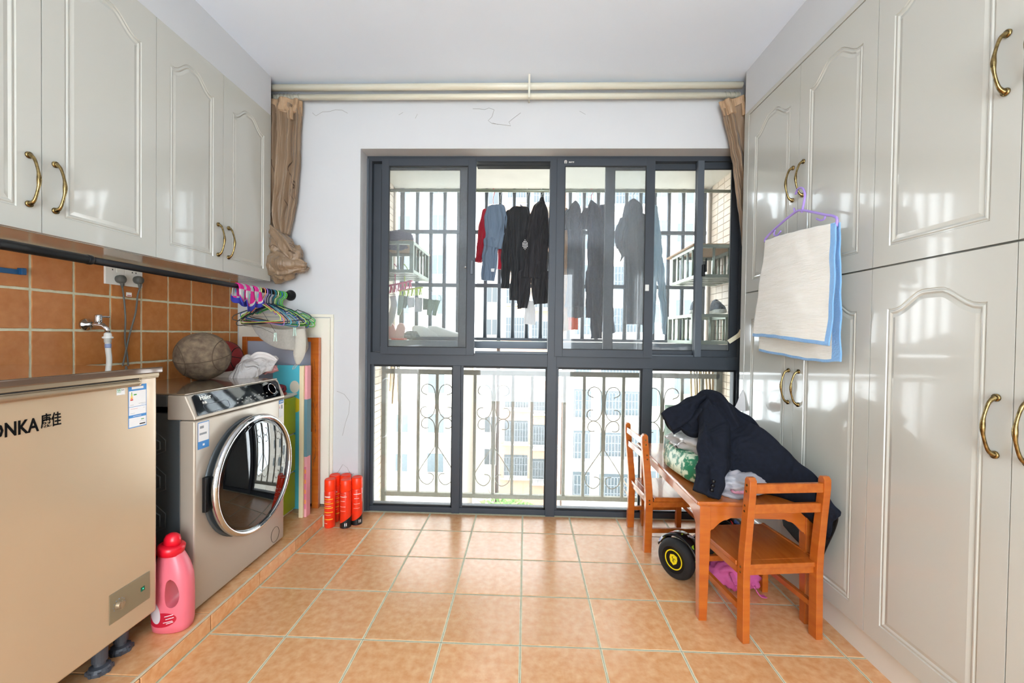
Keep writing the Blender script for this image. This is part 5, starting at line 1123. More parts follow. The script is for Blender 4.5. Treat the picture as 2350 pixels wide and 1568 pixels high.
MB().tube(smooth_path([q(1779, 528), q(1776, 538), q(1783, 541), q(1792, 530)], 12), 0.0036, 8).build('strap_hook', M_pur, ph, smooth=True)
MB().tube([q(1824, 488), q(1822, 478)], 0.0036, 8).build('nub', M_pur, ph, smooth=True)
M_tow = mat('towel_white', 'f7f5ee', 0.95, c2='efece2', scale=8, bump=1.0, bscale=36, stretch=(1, 0.6, 7), sheen=0.4)
M_towb = mat('towel_blue', '7fb2e4', 0.95, c2='74a8dc', scale=20, bump=0.8, bscale=120, sheen=0.4)
tw = empty('hand_towel', atX(1840, 540, 1.17), 0, 'white muslin towel with blue border over the purple hanger', 'towel')
def towel(name, rows, blue, seed, nu=44, nv=50):
    R = [[atX(x, y, X) for x, y, X in r] for r in rows]; mb = sheet(R, nu, nv, 0.004, 14, seed); mb.mi = [1 if blue(i / nu, j / nv) else 0 for j in range(nv) for i in range(nu)]
    return off(mb.build(name, [M_tow, M_towb], tw, smooth=True, solid=0.004), tw)
towel('back_layer', [[(1757, 552, 1.180), (1800, 540, 1.180), (1860, 528, 1.180), (1927, 512, 1.184)], [(1750, 640, 1.196), (1800, 640, 1.196), (1860, 640, 1.196), (1930, 640, 1.196)],
    [(1744, 730, 1.198), (1800, 738, 1.20), (1860, 744, 1.198), (1930, 740, 1.195)], [(1742, 806, 1.20), (1800, 818, 1.202), (1860, 829, 1.20), (1930, 831, 1.196)]], lambda u, v: v > 0.94 or u > 0.88, 3)
towel('front_layer', [[(1757, 551, 1.176), (1800, 538, 1.168), (1860, 524, 1.168), (1918, 511, 1.172)], [(1745, 640, 1.162), (1800, 634, 1.158), (1860, 628, 1.162), (1916, 620, 1.164)],
    [(1735, 710, 1.158), (1800, 712, 1.152), (1860, 716, 1.158), (1912, 716, 1.162)], [(1727, 771, 1.158), (1790, 778, 1.150), (1850, 787, 1.156), (1903, 795, 1.160)]], lambda u, v: v > 0.925 or u > 0.90, 6)

# ------------------------------------------------------------------ balcony
BX0, BX1, BY, GY, BC = -1.135, 1.525, 3.30, 3.60, 2.415
o = MB().box(BX0 - 0.2, BX1 + 0.2, 2.80, 3.33, -0.40, -0.20).build('balcony_floor', M_conc); tag(o, kind='structure')
o = MB().box(BX0 - 0.2, BX1 + 0.2, 2.80, GY + 0.02, BC, BC + 0.2).build('balcony_ceiling', M_conc); tag(o, kind='structure')
MB().box(BX0, BX1, GY - 0.01, GY + 0.02, BC - 0.012, BC).build('ceiling_edge', M_rail, o)
def tiled_wall(name, x, s, zparts):
    w = MB().box(min(x, x + 0.2 * s), max(x, x + 0.2 * s), 2.80, 3.62, -0.40, BC).build(name, M_bgrout); tag(w, kind='structure')
    TW, TH = 0.104, 0.053; tm = chamfer_mesh('tile', TH - 0.004, TW - 0.004, 0.004, 0.0008, M_btile); mb = MB(); cnt = 0
    nz = int((BC + 0.35) / TH)
    for j in range(nz):
        z = -0.33 + TH * (j + 0.5)
        for i in range(8):
            y = 2.80 + TW * (i + 0.5)
            if y + TW / 2 > 3.62: continue
            if any(a < z < b for a, b in zparts) and cnt < 300:
                inst(tm, 'tile', (x, y, z), w, rot=(0, PI / 2 if s < 0 else -PI / 2, 0)); cnt += 1
            else: mb.box(min(x, x - 0.004 * s), max(x, x - 0.004 * s), y - TW / 2 + 0.002, y + TW / 2 - 0.002, z - TH / 2 + 0.002, z + TH / 2 - 0.002)
    mb.build('far_tiles', M_btile, w)['kind'] = 'stuff'
tiled_wall('wall_balcony_right', BX1, 1, ((0.45, 0.98), (1.10, 2.42)))
tiled_wall('wall_balcony_left', BX0, -1, ((0.1, 0.98), (1.70, 2.42)))
# railing
rl = empty('balcony_railing', (0.2, BY, -0.2), 0, 'grey brown wrought iron railing with scrolls outside the lower panes', 'railing'); L0 = Vector(rl.location)
def rb(name, x0, x1, z0, z1, d=0.03, m=M_rail): return MB().box(x0 - L0.x, x1 - L0.x, -d / 2, d / 2, z0 - L0.z, z1 - L0.z).build(name, m, rl)
rb('top_rail', -1.10, 1.50, 0.851, 0.888, 0.04); rb('bottom_rail', -1.10, 1.50, -0.122, -0.088); rb('post', -1.150 + 0.016, -1.100, -0.199, 0.92, 0.04); rb('post', 1.475, 1.520, -0.199, 0.92, 0.04)
for x in (-0.993, -0.843, -0.694, -0.545, -0.394, -0.245, -0.094, 0.057, 0.208, 0.311, 0.464, 0.616, 0.769, 0.918, 1.068, 1.22, 1.375): rb('baluster', x - 0.011, x + 0.011, -0.09, 0.853, 0.022)
U = [(.078, .688), (.115, .705), (.123, .7315), (.105, .762), (.074, .7725), (.040, .760), (.020, .725), (.014, .679), (.013, .590), (.033, .531), (.071, .505), (.115, .523), (.129, .560), (.112, .589), (.08, .592)]
D = [(.067, .428), (.097, .425), (.118, .440), (.120, .470), (.104, .497), (.071, .507), (.035, .484), (.015, .434), (.013, .285), (.022, .263), (.126, .103), (.138, .0545), (.119, .002), (.071, -.024), (.032, .002), (.020, .04), (.037, .062), (.067, .066)]
for xc in (-0.694, -0.245, 0.616, 1.068):
    for s in (-1, 1):
        for P in (U, D): MB().tube(smooth_path([(xc + s * a - L0.x, -0.012, z - L0.z) for a, z in P], 60), 0.0038, 6).build('scroll', M_rail, rl, smooth=True)
# security grille
gr = empty('security_grille', (0.2, GY, 1.13), 0, 'grey steel security bars outside the upper window panes', 'grille'); L1 = Vector(gr.location)
def gb_(name, x0, x1, z0, z1, d=0.02, m=M_grey, y=0): return MB().box(x0 - L1.x, x1 - L1.x, y - d / 2, y + d / 2, z0 - L1.z, z1 - L1.z).build(name, m, gr, bevel=0.003)
for k in range(21):
    x = -0.946 + 0.1189 * k
    if x < 1.5: MB().tube([(x - L1.x, 0, 1.13 - L1.z), (x - L1.x, 0, BC - L1.z)], 0.0175, 12).build('bar', M_grey, gr, smooth=True)
gb_('corner_post', -1.092, -1.052, 0.95, BC, 0.04); gb_('corner_post', 1.46, 1.50, 0.95, BC, 0.04)
for z in (2.045, 1.59): gb_('cross_bar', -1.09, 1.50, z - 0.016, z + 0.016, 0.03, y=-0.012)
gb_('bottom_bar', -1.09, 1.50, 1.122, 1.146, 0.04)
ty = empty('window_tray', (0.2, 3.3, 1.08), 0, 'grey steel tray ledge projecting below the security bars', 'ledge'); T0 = Vector(ty.location)
for n_, (y0, y1, z0, z1, m) in {'front_lip': (2.99, 3.015, 1.072, 1.122, M_grey), 'middle_bar': (3.10, 3.12, 1.095, 1.110, M_ss), 'rear_lip': (3.56, 3.60, 1.08, 1.115, M_grey)}.items():
    MB().box(BX0 + 0.01 - T0.x, BX1 - 0.01 - T0.x, y0 - T0.y, y1 - T0.y, z0 - T0.z, z1 - T0.z).build(n_, m, ty)
MB().box(BX0 + 0.01 - T0.x, -0.35 - T0.x, 3.015 - T0.y, 3.56 - T0.y, 1.112 - T0.z, 1.120 - T0.z).build('base_plate', M_ss, ty)
MB().box(-0.35 - T0.x, BX1 - 0.01 - T0.x, 3.36 - T0.y, 3.56 - T0.y, 1.112 - T0.z, 1.120 - T0.z).build('base_plate', M_ss, ty)
# drying pole outside
pz_ = at(1200, 438, 3.12).z
dp = empty('drying_pole', (0.2, 3.12, pz_), 0, 'steel drying pole across the balcony carrying the laundry', 'pole')
MB().tube([(BX0 + 0.012 - 0.2, 0, 0), (BX1 - 0.012 - 0.2, 0, 0)], 0.0115, 14).build('pole', M_ss, dp, smooth=True)
for x in (BX0, BX1): MB().lathe([(0.0, -0.012), (0.022, -0.012), (0.024, 0.012), (0.0, 0.012)], (x - 0.2 + (0.014 if x < 0 else -0.014), 0, 0), 'x', 16).build('end_bracket', M_brass, dp)

# steel baskets on the balcony walls
def basket(label, x0, x1, y0, y1, z0, z1, wood=False, gap_side=1):
    r_ = empty('steel_basket', ((x0 + x1) / 2, (y0 + y1) / 2, z0), 0, label, 'shelf', 'slatted steel baskets on the balcony walls'); c = Vector(r_.location)
    def p(name, a, b, m=M_ss, w=0.03): return MB().bar(Vector(a) - c, Vector(b) - c, w, 0.022).build(name, m, r_)
    for z in (z0 + 0.012, z1 - 0.012):
        for y in (y0, y1): p('rail', (x0, y, z), (x1, y, z))
        for x in (x0, x1): p('rail', (x, y0, z), (x, y1, z))
    for x in (x0, x1):
        for y in (y0, y1): p('corner_upright', (x, y, z0), (x, y, z1), w=0.028)
    nx = 3; ny = 5
    for k in range(1, nx): x = x0 + (x1 - x0) * k / nx; [MB().tube([Vector((x, y, z0)) - c, Vector((x, y, z1)) - c], 0.009, 8).build('upright', M_ss, r_, smooth=True) for y in (y0, y1)]
    for k in range(1, ny): y = y0 + (y1 - y0) * k / ny; [MB().tube([Vector((x, y, z0)) - c, Vector((x, y, z1)) - c], 0.009, 8).build('upright', M_ss, r_, smooth=True) for x in (x0, x1)]
    for k in range(5): y = y0 + (y1 - y0) * (k + 0.5) / 5; p('floor_slat', (x0, y, z0 + 0.01), (x1, y, z0 + 0.01), w=0.04)
    if wood: MB().box(x0 - c.x - 0.03, x1 - c.x, y0 - c.y + 0.02, y1 - c.y + 0.10, z1 - c.z, z1 - c.z + 0.012).build('board', mat('plank_brown', 'a5815e', 0.7), r_)
    return r_
basket('upper right steel basket with a wooden board on top, outside the window', 1.19, 1.505, 2.96, 3.44, 1.585, 1.815, True)
basket('lower right steel basket outside the window, shoes standing on it', 1.165, 1.505, 2.96, 3.44, 1.125, 1.335, False)
basket('left steel basket outside the window under a folded grey cloth', -1.115, -0.815, 2.96, 3.42, 1.600, 1.825, True)
o = blob((-1.00, 3.10, 1.865), (0.16, 0.14, 0.065), 28, 16, 0.25, 2, 3).build('folded_cloth', mat('cloth_slate', '5d5a6c', 0.9, bump=0.4, bscale=200), smooth=True); tag(o, 'slate grey cloth draped over the left steel basket', 'cloth')

# ------------------------------------------------------------------ laundry
GP = 'garments drying on the pole outside the window'
def cm(name, c, c2=None): return mat(name, c, 0.7, c2=c2 or c, scale=10, bump=0.3, bscale=300, sheen=0.15, fold=0.035, fscale=7, fstretch=(2.0, 2.0, 0.22))
def wire(x, y0, col=M_steel, root=None, Y=3.12, w=0.05):
    top = Vector((at(x, y0, Y).x, Y, pz_)); a = at(x, y0, Y)
    P = [top + Vector((-0.012, 0, 0.006)), top + Vector((0, 0, 0.0145)), top + Vector((0.013, 0, 0.004)), top + Vector((0.008, 0, -0.02)), Vector((top.x, Y, (top.z + a.z) / 2)), a]
    mb = MB().tube(smooth_path(P, 20), 0.0022, 6)
    return off(mb.build('hook', col, root, smooth=True), root) if root is not None else mb.build('hook', col)
def garment(name, label, cat, m, pieces, hook=None, hookm=M_steel, Y=3.12):
    x, y = pieces[0][1][0][:2]; r_ = empty(name, at(x, y, Y), 0, label, cat, GP)
    for i, (nm, path, w, d, sd, *mm) in enumerate(pieces):
        P = [at(a[0], a[1], Y + (a[2] if len(a) > 2 else 0)) for a in path]; k = Y / FPX
        off(cloth(P, [q_ * k for q_ in w], [q_ * k for q_ in d], (1, 0, 0), 0.20, 8, 64, 44, sd, 0.009, ff=0.6, rnd0=0.08).build(nm, mm[0] if mm else m, r_, smooth=True), r_)
    if hook: wire(hook[0], hook[1], hookm, r_, Y)
    return r_
M_lr = cm('shirt_red', 'a8102a'); M_lb = cm('trouser_slate', '6c7d90', '64758a'); M_lk = cm('garment_black', '121317', '191b20'); M_ln = cm('garment_navy', '252b38', '2c3342')
M_lg = cm('garment_grey', '333a44', '3b424c'); M_ll = cm('trouser_light', '8fa6b2', '86a0ae'); M_lo = mat('fleece_tan', 'b98a55', 0.95, c2='8c5f34', scale=30, bump=1.0, bscale=200, sheen=0.6)
garment('shirt', 'red long sleeved shirt hanging behind the slate trousers', 'shirt', M_lr, [('shirt_body', [(1138, 475, .03), (1138, 520, .03), (1140, 560, .03)], [34, 34, 30], [10, 12, 10], 1), ('sleeve', [(1116, 480, .02), (1108, 530, .02), (1098, 602, .02)], [16, 20, 15], [8, 9, 8], 2), ('sleeve', [(1160, 490, .03), (1153, 550, .03), (1148, 618, .03)], [16, 18, 14], [8, 9, 8], 3)], (1132, 468), mat('hook_red', 'c82236', 0.4))
garment('trousers', 'slate blue trousers hanging slanted in the open window gap', 'trousers', M_lb, [('waist', [(1137, 470), (1139, 500), (1137, 540), (1132, 570)], [34, 52, 46, 40], [12, 14, 13, 12], 4), ('leg', [(1128, 545), (1124, 590), (1120, 644)], [36, 34, 31], [12, 12, 9], 5), ('patch', [(1131, 616, -.03), (1131, 625, -.03)], [8, 8], [1, 1], 6, Pw)], (1148, 466))
garment('black_top', 'black long sleeved top with white neckline trim, left of the jumpsuit', 'top', M_lk, [('top_body', [(1190, 474), (1191, 500), (1190, 560), (1188, 630), (1186, 690)], [42, 50, 36, 32, 34], [12, 14, 12, 12, 12], 7), ('sleeve', [(1169, 482), (1164, 540), (1161, 600), (1159, 662)], [18, 22, 22, 18], [9, 10, 10, 8], 8), ('neck_trim', [(1192, 470), (1203, 480), (1213, 492)], [3, 4, 4], [3, 3, 3], 9, M_lb)], (1210, 470))
garment('jumpsuit', 'long black jumpsuit with a dotted side patch, beside the middle mullion', 'jumpsuit', cm('garment_black2', '17161a', '201d22'), [('suit_body', [(1243, 460), (1241, 480), (1234, 520), (1228, 580), (1222, 640)], [9, 34, 52, 60, 66], [7, 14, 17, 16, 16], 10), ('leg', [(1203, 620), (1200, 670), (1199, 708)], [34, 34, 22], [14, 14, 11], 11), ('leg', [(1240, 620), (1241, 670), (1243, 698)], [40, 42, 36], [14, 15, 12], 12), ('collar', [(1243, 452), (1243, 468)], [8, 16], [7, 10], 13)], (1243, 456))
mb = MB()
for i in range(5):
    for j in range(7):
        if abs(i - 2) + abs(j - 3) * 0.7 < 2.9: c = at(1199 + i * 2.6, 552 + j * 3.6, 3.055); mb.add([c, c + Vector((0.0045, 0, 0)), c + Vector((0.0045, 0, 0.007)), c + Vector((0, 0, 0.007))], [(0, 1, 2, 3)])
js = bpy.data.objects['jumpsuit']; mb = off(mb.build('dotted_patch', Pw, js), js)
mb['kind'] = 'stuff'
garment('fleece', 'tan fleece with an orange patch hanging half behind the mullion', 'fleece', M_lo, [('fleece_body', [(1296, 478, .03), (1296, 560, .03), (1294, 650, .03), (1297, 720, .03), (1304, 758, .03)], [22, 22, 24, 26, 26], [10, 12, 12, 12, 10], 14), ('orange_patch', [(1315, 722, .02), (1314, 757, .02)], [22, 24], [9, 9], 15, cm('patch_orange', 'd9592a'))], (1294, 468))
garment('grey_dress', 'charcoal garment with a flared cap sleeve, right of the tan fleece', 'dress', M_lg, [('body', [(1320, 460), (1319, 490), (1320, 560), (1320, 640), (1317, 705)], [6, 30, 34, 36, 40], [6, 12, 12, 12, 12], 16), ('sleeve', [(1308, 480, -.02), (1303, 500, -.02), (1302, 527, -.02)], [14, 24, 24], [8, 10, 7], 17), ('tail', [(1311, 690), (1312, 728)], [20, 16], [8, 6], 18, cm('tail_grey', '55585a')), ('tail', [(1330, 700), (1329, 730)], [14, 20], [6, 6], 19, cm('tail_grey', '55585a'))], (1320, 458))
garment('navy_overall', 'navy overall with a pointed shoulder, left of the inner sash stile', 'overall', M_ln, [('body', [(1357, 458), (1362, 485), (1368, 540), (1367, 600), (1366, 640)], [6, 30, 36, 36, 36], [6, 12, 13, 13, 13], 20), ('sleeve', [(1350, 478, -.02), (1341, 500, -.02), (1341, 527, -.02)], [14, 24, 20], [8, 10, 7], 21), ('leg', [(1352, 620), (1353, 670), (1352, 730)], [18, 18, 14], [9, 9, 7], 22), ('leg', [(1370, 620), (1368, 700), (1369, 778)], [26, 28, 26], [12, 12, 10], 23)], (1357, 458), mat('hook_red', 'c82236', 0.4))
garment('navy_trousers', 'navy trousers with a pale edge hidden behind the inner sash stile', 'trousers', cm('navy2', '343c50', '4a5168'), [('leg', [(1384, 470, .03), (1386, 560, .03), (1390, 680, .03), (1400, 768, .03)], [24, 26, 28, 22], [10, 12, 12, 10], 24), ('leg', [(1380, 470, .02), (1378, 600, .02), (1376, 700, .02)], [10, 12, 10], [7, 8, 7], 25)], (1380, 465))
garment('hooded_suit', 'dark grey hooded suit with a dangling belt, behind the sliding sash', 'suit', cm('suit_grey', '444d58', '4c5561'), [('hood', [(1453, 455), (1453, 475), (1452, 500)], [7, 38, 44], [8, 18, 16], 26), ('suit_body', [(1452, 490), (1452, 540), (1456, 600), (1458, 680), (1457, 744)], [44, 54, 42, 40, 38], [16, 18, 16, 15, 14], 27), ('sleeve', [(1432, 500, -.02), (1424, 540, -.02), (1424, 570, -.02)], [16, 24, 18], [10, 12, 8], 28), ('belt_end', [(1424, 570, -.02), (1428, 585, -.02), (1424, 601, -.02)], [12, 7, 2], [3, 2, 1], 29), ('sleeve', [(1473, 490, .02), (1478, 600, .02), (1476, 745, .02)], [16, 20, 14], [8, 9, 8], 30)], (1453, 456))
garment('pale_trousers', 'pale blue grey trousers hanging behind the right sliding sash', 'trousers', M_ll, [('waist', [(1497, 470), (1499, 520), (1502, 600)], [18, 30, 34], [10, 12, 12], 31), ('leg', [(1497, 590), (1495, 680), (1493, 765)], [24, 20, 14], [10, 9, 8], 32), ('leg', [(1512, 590), (1519, 670), (1524, 730), (1524, 768)], [18, 16, 11, 9], [10, 9, 7, 6], 33)], (1500, 468))
garment('undershirt', 'small white undershirt showing below the black jumpsuit', 'undershirt', cm('under_white', 'e4e4e4'), [('body', [(1216, 690, .08), (1217, 720, .08), (1215, 745, .08)], [16, 26, 26], [6, 8, 6], 34)])
# clip hangers with socks, left pane
M_cp, M_cg = mat('clip_pink', 'd23c6a', 0.4), mat('clip_lime', 'bcd63c', 0.4)
def clip_hanger(label, m, pts, hookx, n, Y, skew=0):
    r_ = empty('clip_hanger', at(*pts[0], Y), 0, label, 'clip hanger', 'plastic clip hangers for socks outside the left pane')
    a, b = at(*pts[0], Y), at(*pts[1], Y); off(MB().bar(a, b, 0.03, 0.012).build('bar', m, r_, bevel=0.002), r_)
    off(MB().tube(smooth_path([at(hookx, pts[0][1], Y), at(hookx - 1, 630, Y), at(hookx + 5, 618, Y), at(hookx - 3, 606, Y)], 16), 0.004, 8).build('hook', m, r_, smooth=True), r_)
    for k in range(n):
        p = a.lerp(b, (k + 0.5) / n); mb = MB(); mb.bar(p + Vector((0, -.008, -.005)), p + Vector((-.006, -.008, -.055)), .012, .004); mb.bar(p + Vector((0, .008, -.005)), p + Vector((.008, .008, -.055)), .012, .004)
        off(mb.build('clip', m, r_), r_)
clip_hanger('pink clip hanger for socks behind the left window pane', M_cp, ((886, 658), (946, 645)), 908, 7, 3.05)
clip_hanger('lime green clip hanger beside the pink one behind the left pane', M_cg, ((915, 668), (970, 660)), 930, 6, 3.14)
wh = empty('wire_hanger', at(950, 650, 3.1), 0, 'bare steel wire hanger with socks pegged along its bar', 'hanger')
off(MB().tube(smooth_path([at(x, y, 3.1) for x, y in ((955, 618), (960, 625), (955, 640), (952, 652), (985, 665), (1008, 678), (1012, 687), (1005, 690), (950, 682), (895, 676))], 60), 0.0022, 6).build('wire_frame', M_ss, wh, smooth=True), wh)
def osock(path, w, label, m, sd):
    P = [at(x, y, 3.1) for x, y in path]; k = 3.1 / FPX; o = cloth(P, [a * k for a in w], [7 * k] * len(w), (1, 0, 0), 0.06, 3, 20, 20, sd, 0.003).build('sock', m, smooth=True); tag(o, label, 'sock', 'socks pegged behind the left window pane')
Ms1, Ms2, Ms3 = cm('sock_white', 'd7d5d2'), cm('sock_sage', '8e9f8c'), cm('sock_moss', '74806f')
osock([(902, 680), (904, 700), (899, 725), (892, 748)], [14, 15, 15, 13], 'long white sock with grey print, leftmost behind the left pane', Ms1, 1)
osock([(921, 680), (919, 700), (914, 724)], [13, 13, 6], 'sage green sock second from the left behind the pane', Ms2, 2)
osock([(931, 681), (930, 696), (927, 707)], [10, 10, 8], 'short moss sock tucked behind the sage one', Ms3, 3)
osock([(943, 683), (943, 697), (944, 706)], [16, 17, 14], 'short off white sock, left of the white pair', Ms1, 4)
osock([(962, 684), (961, 700), (961, 716)], [17, 17, 14], 'off white sock, right of the white pair', Ms1, 5)
osock([(977, 686), (976, 700), (976, 711)], [13, 13, 11], 'dark moss sock next to the last pair', Ms3, 6)
osock([(992, 688), (987, 705), (984, 724)], [18, 15, 9], 'wide sage sock near the right end of the wire hanger', Ms2, 7)
osock([(1005, 689), (1000, 706), (996, 725)], [11, 11, 9], 'last sage sock at the right end of the wire hanger', Ms2, 8)
# shoes
def shoe(loc, rz, ms, mu, label, s=1.0, lace=True, group='shoes airing outside the window'):
    r_ = empty('shoe', loc, rz, label, 'shoe', group); r_.scale = (s, s, s)
    L = [(-0.135, .028), (-0.10, .038), (-0.03, .034), (0.05, .042), (0.11, .038), (0.14, .012)]
    mb = MB(); prof = [(x, w) for x, w in L] + [(x, -w) for x, w in reversed(L)]; mb.prism(prof, 0.0, 0.028, 'z'); mb.build('sole', ms, r_, bevel=0.006)
    mb = MB(); secs = [(-0.13, .022, .075, .0), (-0.115, .032, .085, 0), (-0.06, .034, .085, 0), (0.0, .036, .065, 0), (0.06, .038, .045, 0), (0.115, .030, .032, 0), (0.135, .010, .015, 0)]; n = 16; vs = []
    for x, w, h, _ in secs:
        for k in range(n): a = PI * k / (n - 1); vs.append((x, w * math.cos(a), 0.026 + h * math.sin(a)))
    mb.add(vs, [(j * n + k, j * n + k + 1, (j + 1) * n + k + 1, (j + 1) * n + k) for j in range(len(secs) - 1) for k in range(n - 1)]); mb.build('upper', mu, r_, smooth=True, solid=0.003)
    if lace:
        mb = MB()
        for k in range(4): x = 0.005 + 0.018 * k; z = 0.094 - 0.010 * k; mb.tube([(x, -0.024, z - 0.012), (x + 0.006, 0, z + 0.002), (x, 0.024, z - 0.012)], 0.0022, 5)
        mb.build('laces', Pw, r_)
    return r_
Msole = mat('sole_slate', '4d5560', 0.7); Mup = mat('shoe_cream', 'e6e2da', 0.7); zt_ = 1.121
def sp(x, y, Y): p = at(x, y, Y); return p
a = at(985, 778, 3.25); shoe((a.x, 3.25, zt_), 0.25, Msole, Mup, 'cream trainer with dark sole, left shoe of the pair on the steel ledge')
shoe((a.x + 0.115, 3.27, zt_), 0.1, Msole, Mup, 'cream trainer with dark sole, right shoe of the pair on the steel ledge')
a = at(945, 775, 3.2); o = blob((a.x, 3.2, zt_ + 0.035), (0.06, 0.05, 0.035), 24, 14, 0.3, 2.6, 2).build('rag', cm('rag_grey', '737a80'), smooth=True); tag(o, 'crumpled grey rag beside the cream trainers on the ledge', 'rag')
a = at(916, 772, 3.12); o = MB().box(-0.05, 0.05, -0.04, 0.04, 0, 0.014).build('soap_dish', mat('dish_red', 'e0443c', 0.4), loc=(a.x, 3.12, zt_), bevel=0.004); tag(o, 'flat red dish on the steel ledge behind the left pane', 'dish')
for i, (x, tl) in enumerate(((912, 0.25), (898, -0.15))):
    a = at(x, 760, 3.2 + i * 0.05); mb = MB(); P = [(-0.03, 0), (-0.038, 0.05), (-0.035, 0.10), (-0.02, 0.125), (0.01, 0.125), (0.028, 0.10), (0.034, 0.05), (0.03, 0)]; mb.prism(P, -0.012, 0.012, 'y')
    o = mb.build('slipper', mat('slipper_rose', 'd9a8a2', 0.6), loc=(a.x, 3.24 + i * 0.06, zt_ + 0.006), bevel=0.004); o.rotation_euler = (0.1, tl, 0); tag(o, ['pink slipper standing on end by the red dish', 'pink slipper at the left edge of the window pane'][i], 'slipper')
Mg1, Mg2 = mat('shoe_grey', '66707a', 0.8, c2='4b535c', scale=40), mat('sole_pale', 'c9cbc2', 0.7)
a = at(1572, 700, 3.15); shoe((1.27, 3.2, 1.345), -1.9, Mg2, Mg1, 'grey canvas shoe with pale sole on the lower right basket, left of the mullion')
shoe((1.40, 3.12, 1.345), -1.8, Mg2, Mg1, 'grey canvas shoe with pale sole on the lower right basket, right of the mullion')
# bundles of sticks hanging below the ledge
def sticks(label, x0, x1, y0, yb, Y, n, sd):
    rr = random.Random(sd); a = at((x0 + x1) / 2, y0, Y); r_ = empty('stick_bundle', a, 0, label, 'sticks', 'dry sticks tied under the ledge')
    for k in range(n):
        x = x0 + (x1 - x0) * (k + 0.5) / n; yy = yb + rr.uniform(-25, 15); Yk = Y + rr.uniform(-0.03, 0.03)
        off(MB().tube([at(x + rr.uniform(-6, 6), y0, Yk), at(x + rr.uniform(-3, 8), yy, Yk)], rr.uniform(0.005, 0.009), 6).build('stick', mat('stick_%d' % (k % 3), ('b9a27c', 'd8cbb0', '8d7a5c')[k % 3], 0.8), r_, smooth=True), r_)
sticks('short bundle of dry sticks hanging behind the lower left pane', 893, 921, 838, 918, 3.42, 7, 1)
sticks('long bundle of dry sticks hanging behind the lower right pane', 1588, 1640, 838, 985, 3.42, 11, 2)

# ------------------------------------------------------------------ far side of the courtyard
def building(label, x0, x1, Y, z0, z1, m, wins, floorh=2.95, zf=-10.0, depth=8, group='apartment blocks across the courtyard', bars=False, balc=()):
    r_ = empty('apartment_block', ((x0 + x1) / 2, Y, z0), 0, label, 'building', group); c = Vector(r_.location)
    MB().box(x0 - c.x, x1 - c.x, 0, depth, 0, z1 - z0).build('wall', m, r_)
    k = 0; z = zf
    while z < z1 - 2:
        for (a, b, h0, h1, kind) in wins:
            if kind == 'b':
                f = MB().box(a - c.x, b - c.x, -0.75, 0, z + h0 - z0 - 0.15, z + h0 - z0).build('balcony', M_conc, r_)
                MB().box(a - c.x, b - c.x, 0.0 - 0.02, -0.01, z + h0 - z0, z + h1 - z0).build('pane', M_bgwin, f)
                mb = MB(); nb = max(4, int((b - a) / 0.22))
                for i in range(nb + 1): x = a + (b - a) * i / nb; mb.box(x - c.x - 0.02, x - c.x + 0.02, -0.75, -0.71, z + h0 - z0, z + h1 - z0)
                for zz in (0.33, 0.66, 1.0): mb.box(a - c.x, b - c.x, -0.75, -0.71, z + h0 + (h1 - h0) * zz - z0 - 0.03, z + h0 + (h1 - h0) * zz - z0)
                mb.build('balcony_bars', M_bgbar, f)['kind'] = 'stuff'
            else:
                f = MB().box(a - c.x - 0.06, b - c.x + 0.06, -0.06, 0, z + h0 - z0 - 0.08, z + h1 - z0 + 0.06).build('window', M_conc, r_)
                MB().box(a - c.x, (a + b) / 2 - c.x - 0.03, -0.075, -0.05, z + h0 - z0, z + h1 - z0).build('pane', M_bgwin, f)
                MB().box((a + b) / 2 - c.x + 0.03, b - c.x, -0.075, -0.05, z + h0 - z0, z + h1 - z0).build('pane', M_bgwin, f)
        mb = MB(); mb.box(x0 - c.x, x1 - c.x, -0.08, 0.0, z - z0 - 0.25, z - z0 - 0.15); mb.build('floor_band', M_conc, r_)
        z += floorh
    MB().box(x0 - c.x - 0.2, x1 - c.x + 0.2, -0.2, depth, z1 - z0, z1 - z0 + 0.3).build('roof', M_conc, r_)
    return r_
building('cream apartment block at the left across the courtyard', -10.5, -4.8, 31, -15, 15, M_bgwall, [(-7.2, -6.0, 0.9, 2.3, 'w'), (-9.6, -8.7, 0.9, 2.2, 'w')])
building('narrow white apartment block behind the courtyard trees', -4.5, -2.6, 38, -15, 17, M_bgwall, [(-3.6, -2.6, 0.9, 2.3, 'w')], zf=-11.5)
building('beige apartment block with barred balconies in the middle', -2.1, 2.9, 36, -15, 16, M_bgpink, [(-1.7, 0.3, 0.1, 1.9, 'b'), (0.5, 2.6, -0.3, 1.6, 'b')], zf=-11.0)
building('pale apartment block with tall barred balconies right of the middle', 3.3, 10.4, 30, -15, 17, M_bgwall, [(3.5, 4.7, 0.0, 2.0, 'b'), (5.4, 8.3, 0.2, 1.9, 'b'), (9.0, 9.8, 0.9, 2.2, 'w')], zf=-10.5)
building('cream apartment block at the right edge of the courtyard', 10.8, 17, 33, -15, 16, M_bgwall, [(11.6, 12.8, 0.9, 2.3, 'w'), (14.2, 15.2, 0.9, 2.3, 'w')])
gd_ = MB().box(-30, 30, 6, 60, -15.3, -15).build('courtyard_ground', mat('ground', 'b9b5a8', 0.9)); tag(gd_, kind='structure')
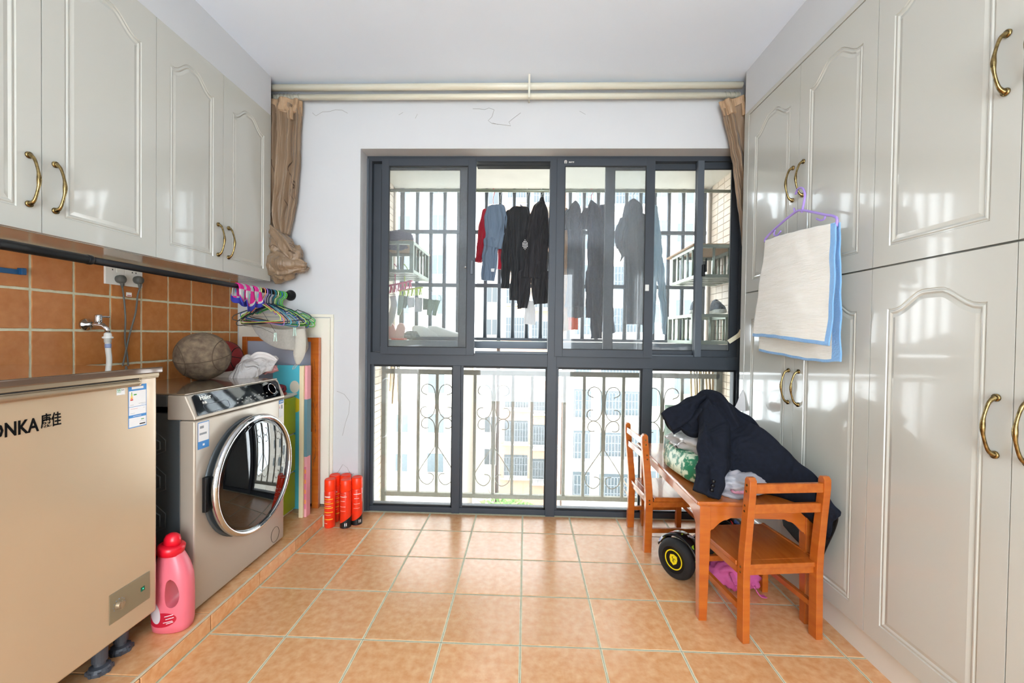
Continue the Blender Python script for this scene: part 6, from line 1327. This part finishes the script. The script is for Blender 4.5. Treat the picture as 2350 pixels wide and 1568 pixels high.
def tree(x, Y, zt, r, label, leaf, sd, n=1600, bare=False):
    r_ = empty('tree', (x, Y, -15), 0, label, 'tree', 'trees in the courtyard'); rr = random.Random(sd); H = zt + 15
    mb = MB().tube([(0, 0, 0), (0.1, 0, H * 0.5), (0, 0.1, H * 0.85)], [0.16, 0.12, 0.04], 8)
    for k in range(9 if not bare else 22):
        a = rr.uniform(0, 6.28); z = H * rr.uniform(0.45, 0.8); e = Vector((math.cos(a) * r * rr.uniform(.5, .9), math.sin(a) * r * 0.7, z + r * rr.uniform(.5, 1.0))); mb.tube([(0, 0, z), e * 0.55 + Vector((0, 0, z * 0.45)), e], [0.05, 0.035, 0.012], 5)
    mb.build('trunk', mat('bark', '5c4e40', 0.9), r_)
    if not bare:
        vs = []; fs = []
        for k in range(n):
            d = Vector((rr.gauss(0, 1), rr.gauss(0, 1), rr.gauss(0, 1))).normalized() * rr.uniform(0.55, 1.0) * (1 + 0.25 * noise.noise(Vector((k * .37, sd, 0)))); p = Vector((d.x * r, d.y * r, H - r * 0.85 + d.z * r * 0.85))
            u = Vector((rr.gauss(0, 1), rr.gauss(0, 1), rr.gauss(0, 1))).normalized(); v = u.orthogonal().normalized(); s = rr.uniform(0.10, 0.2); b = len(vs)
            vs += [p - u * s, p + v * s * 0.5, p + u * s, p - v * s * 0.5]; fs.append((b, b + 1, b + 2, b + 3))
        mb = MB(); mb.add(vs, fs); mb.build('foliage', leaf, r_)['kind'] = 'stuff'
M_lf1, M_lf2 = mat('leaf_green', '3f6a24', 0.8, c2='587f34', scale=2), mat('leaf_pale', '5a7a3c', 0.8, c2='4c6c30', scale=2)
tree(-6.2, 25, -9.3, 2.3, 'pale leafy tree at the left below the white block', M_lf2, 1)
tree(-1.0, 24, -8.2, 2.2, 'green bushy tree in front of the beige block, left one', M_lf1, 2, 2200)
tree(1.6, 22, -8.9, 1.9, 'green bushy tree in front of the beige block, right one', M_lf1, 3, 2000)
tree(5.6, 20, -4.6, 1.6, 'bare branching tree in front of the barred balconies', M_lf1, 4, 0, True)
tree(8.6, 22, -9.4, 2.0, 'leafy tree at the far right of the courtyard', M_lf2, 5)
tree(4.4, 23, -10.2, 1.6, 'low green tree below the bare branches', M_lf1, 6)
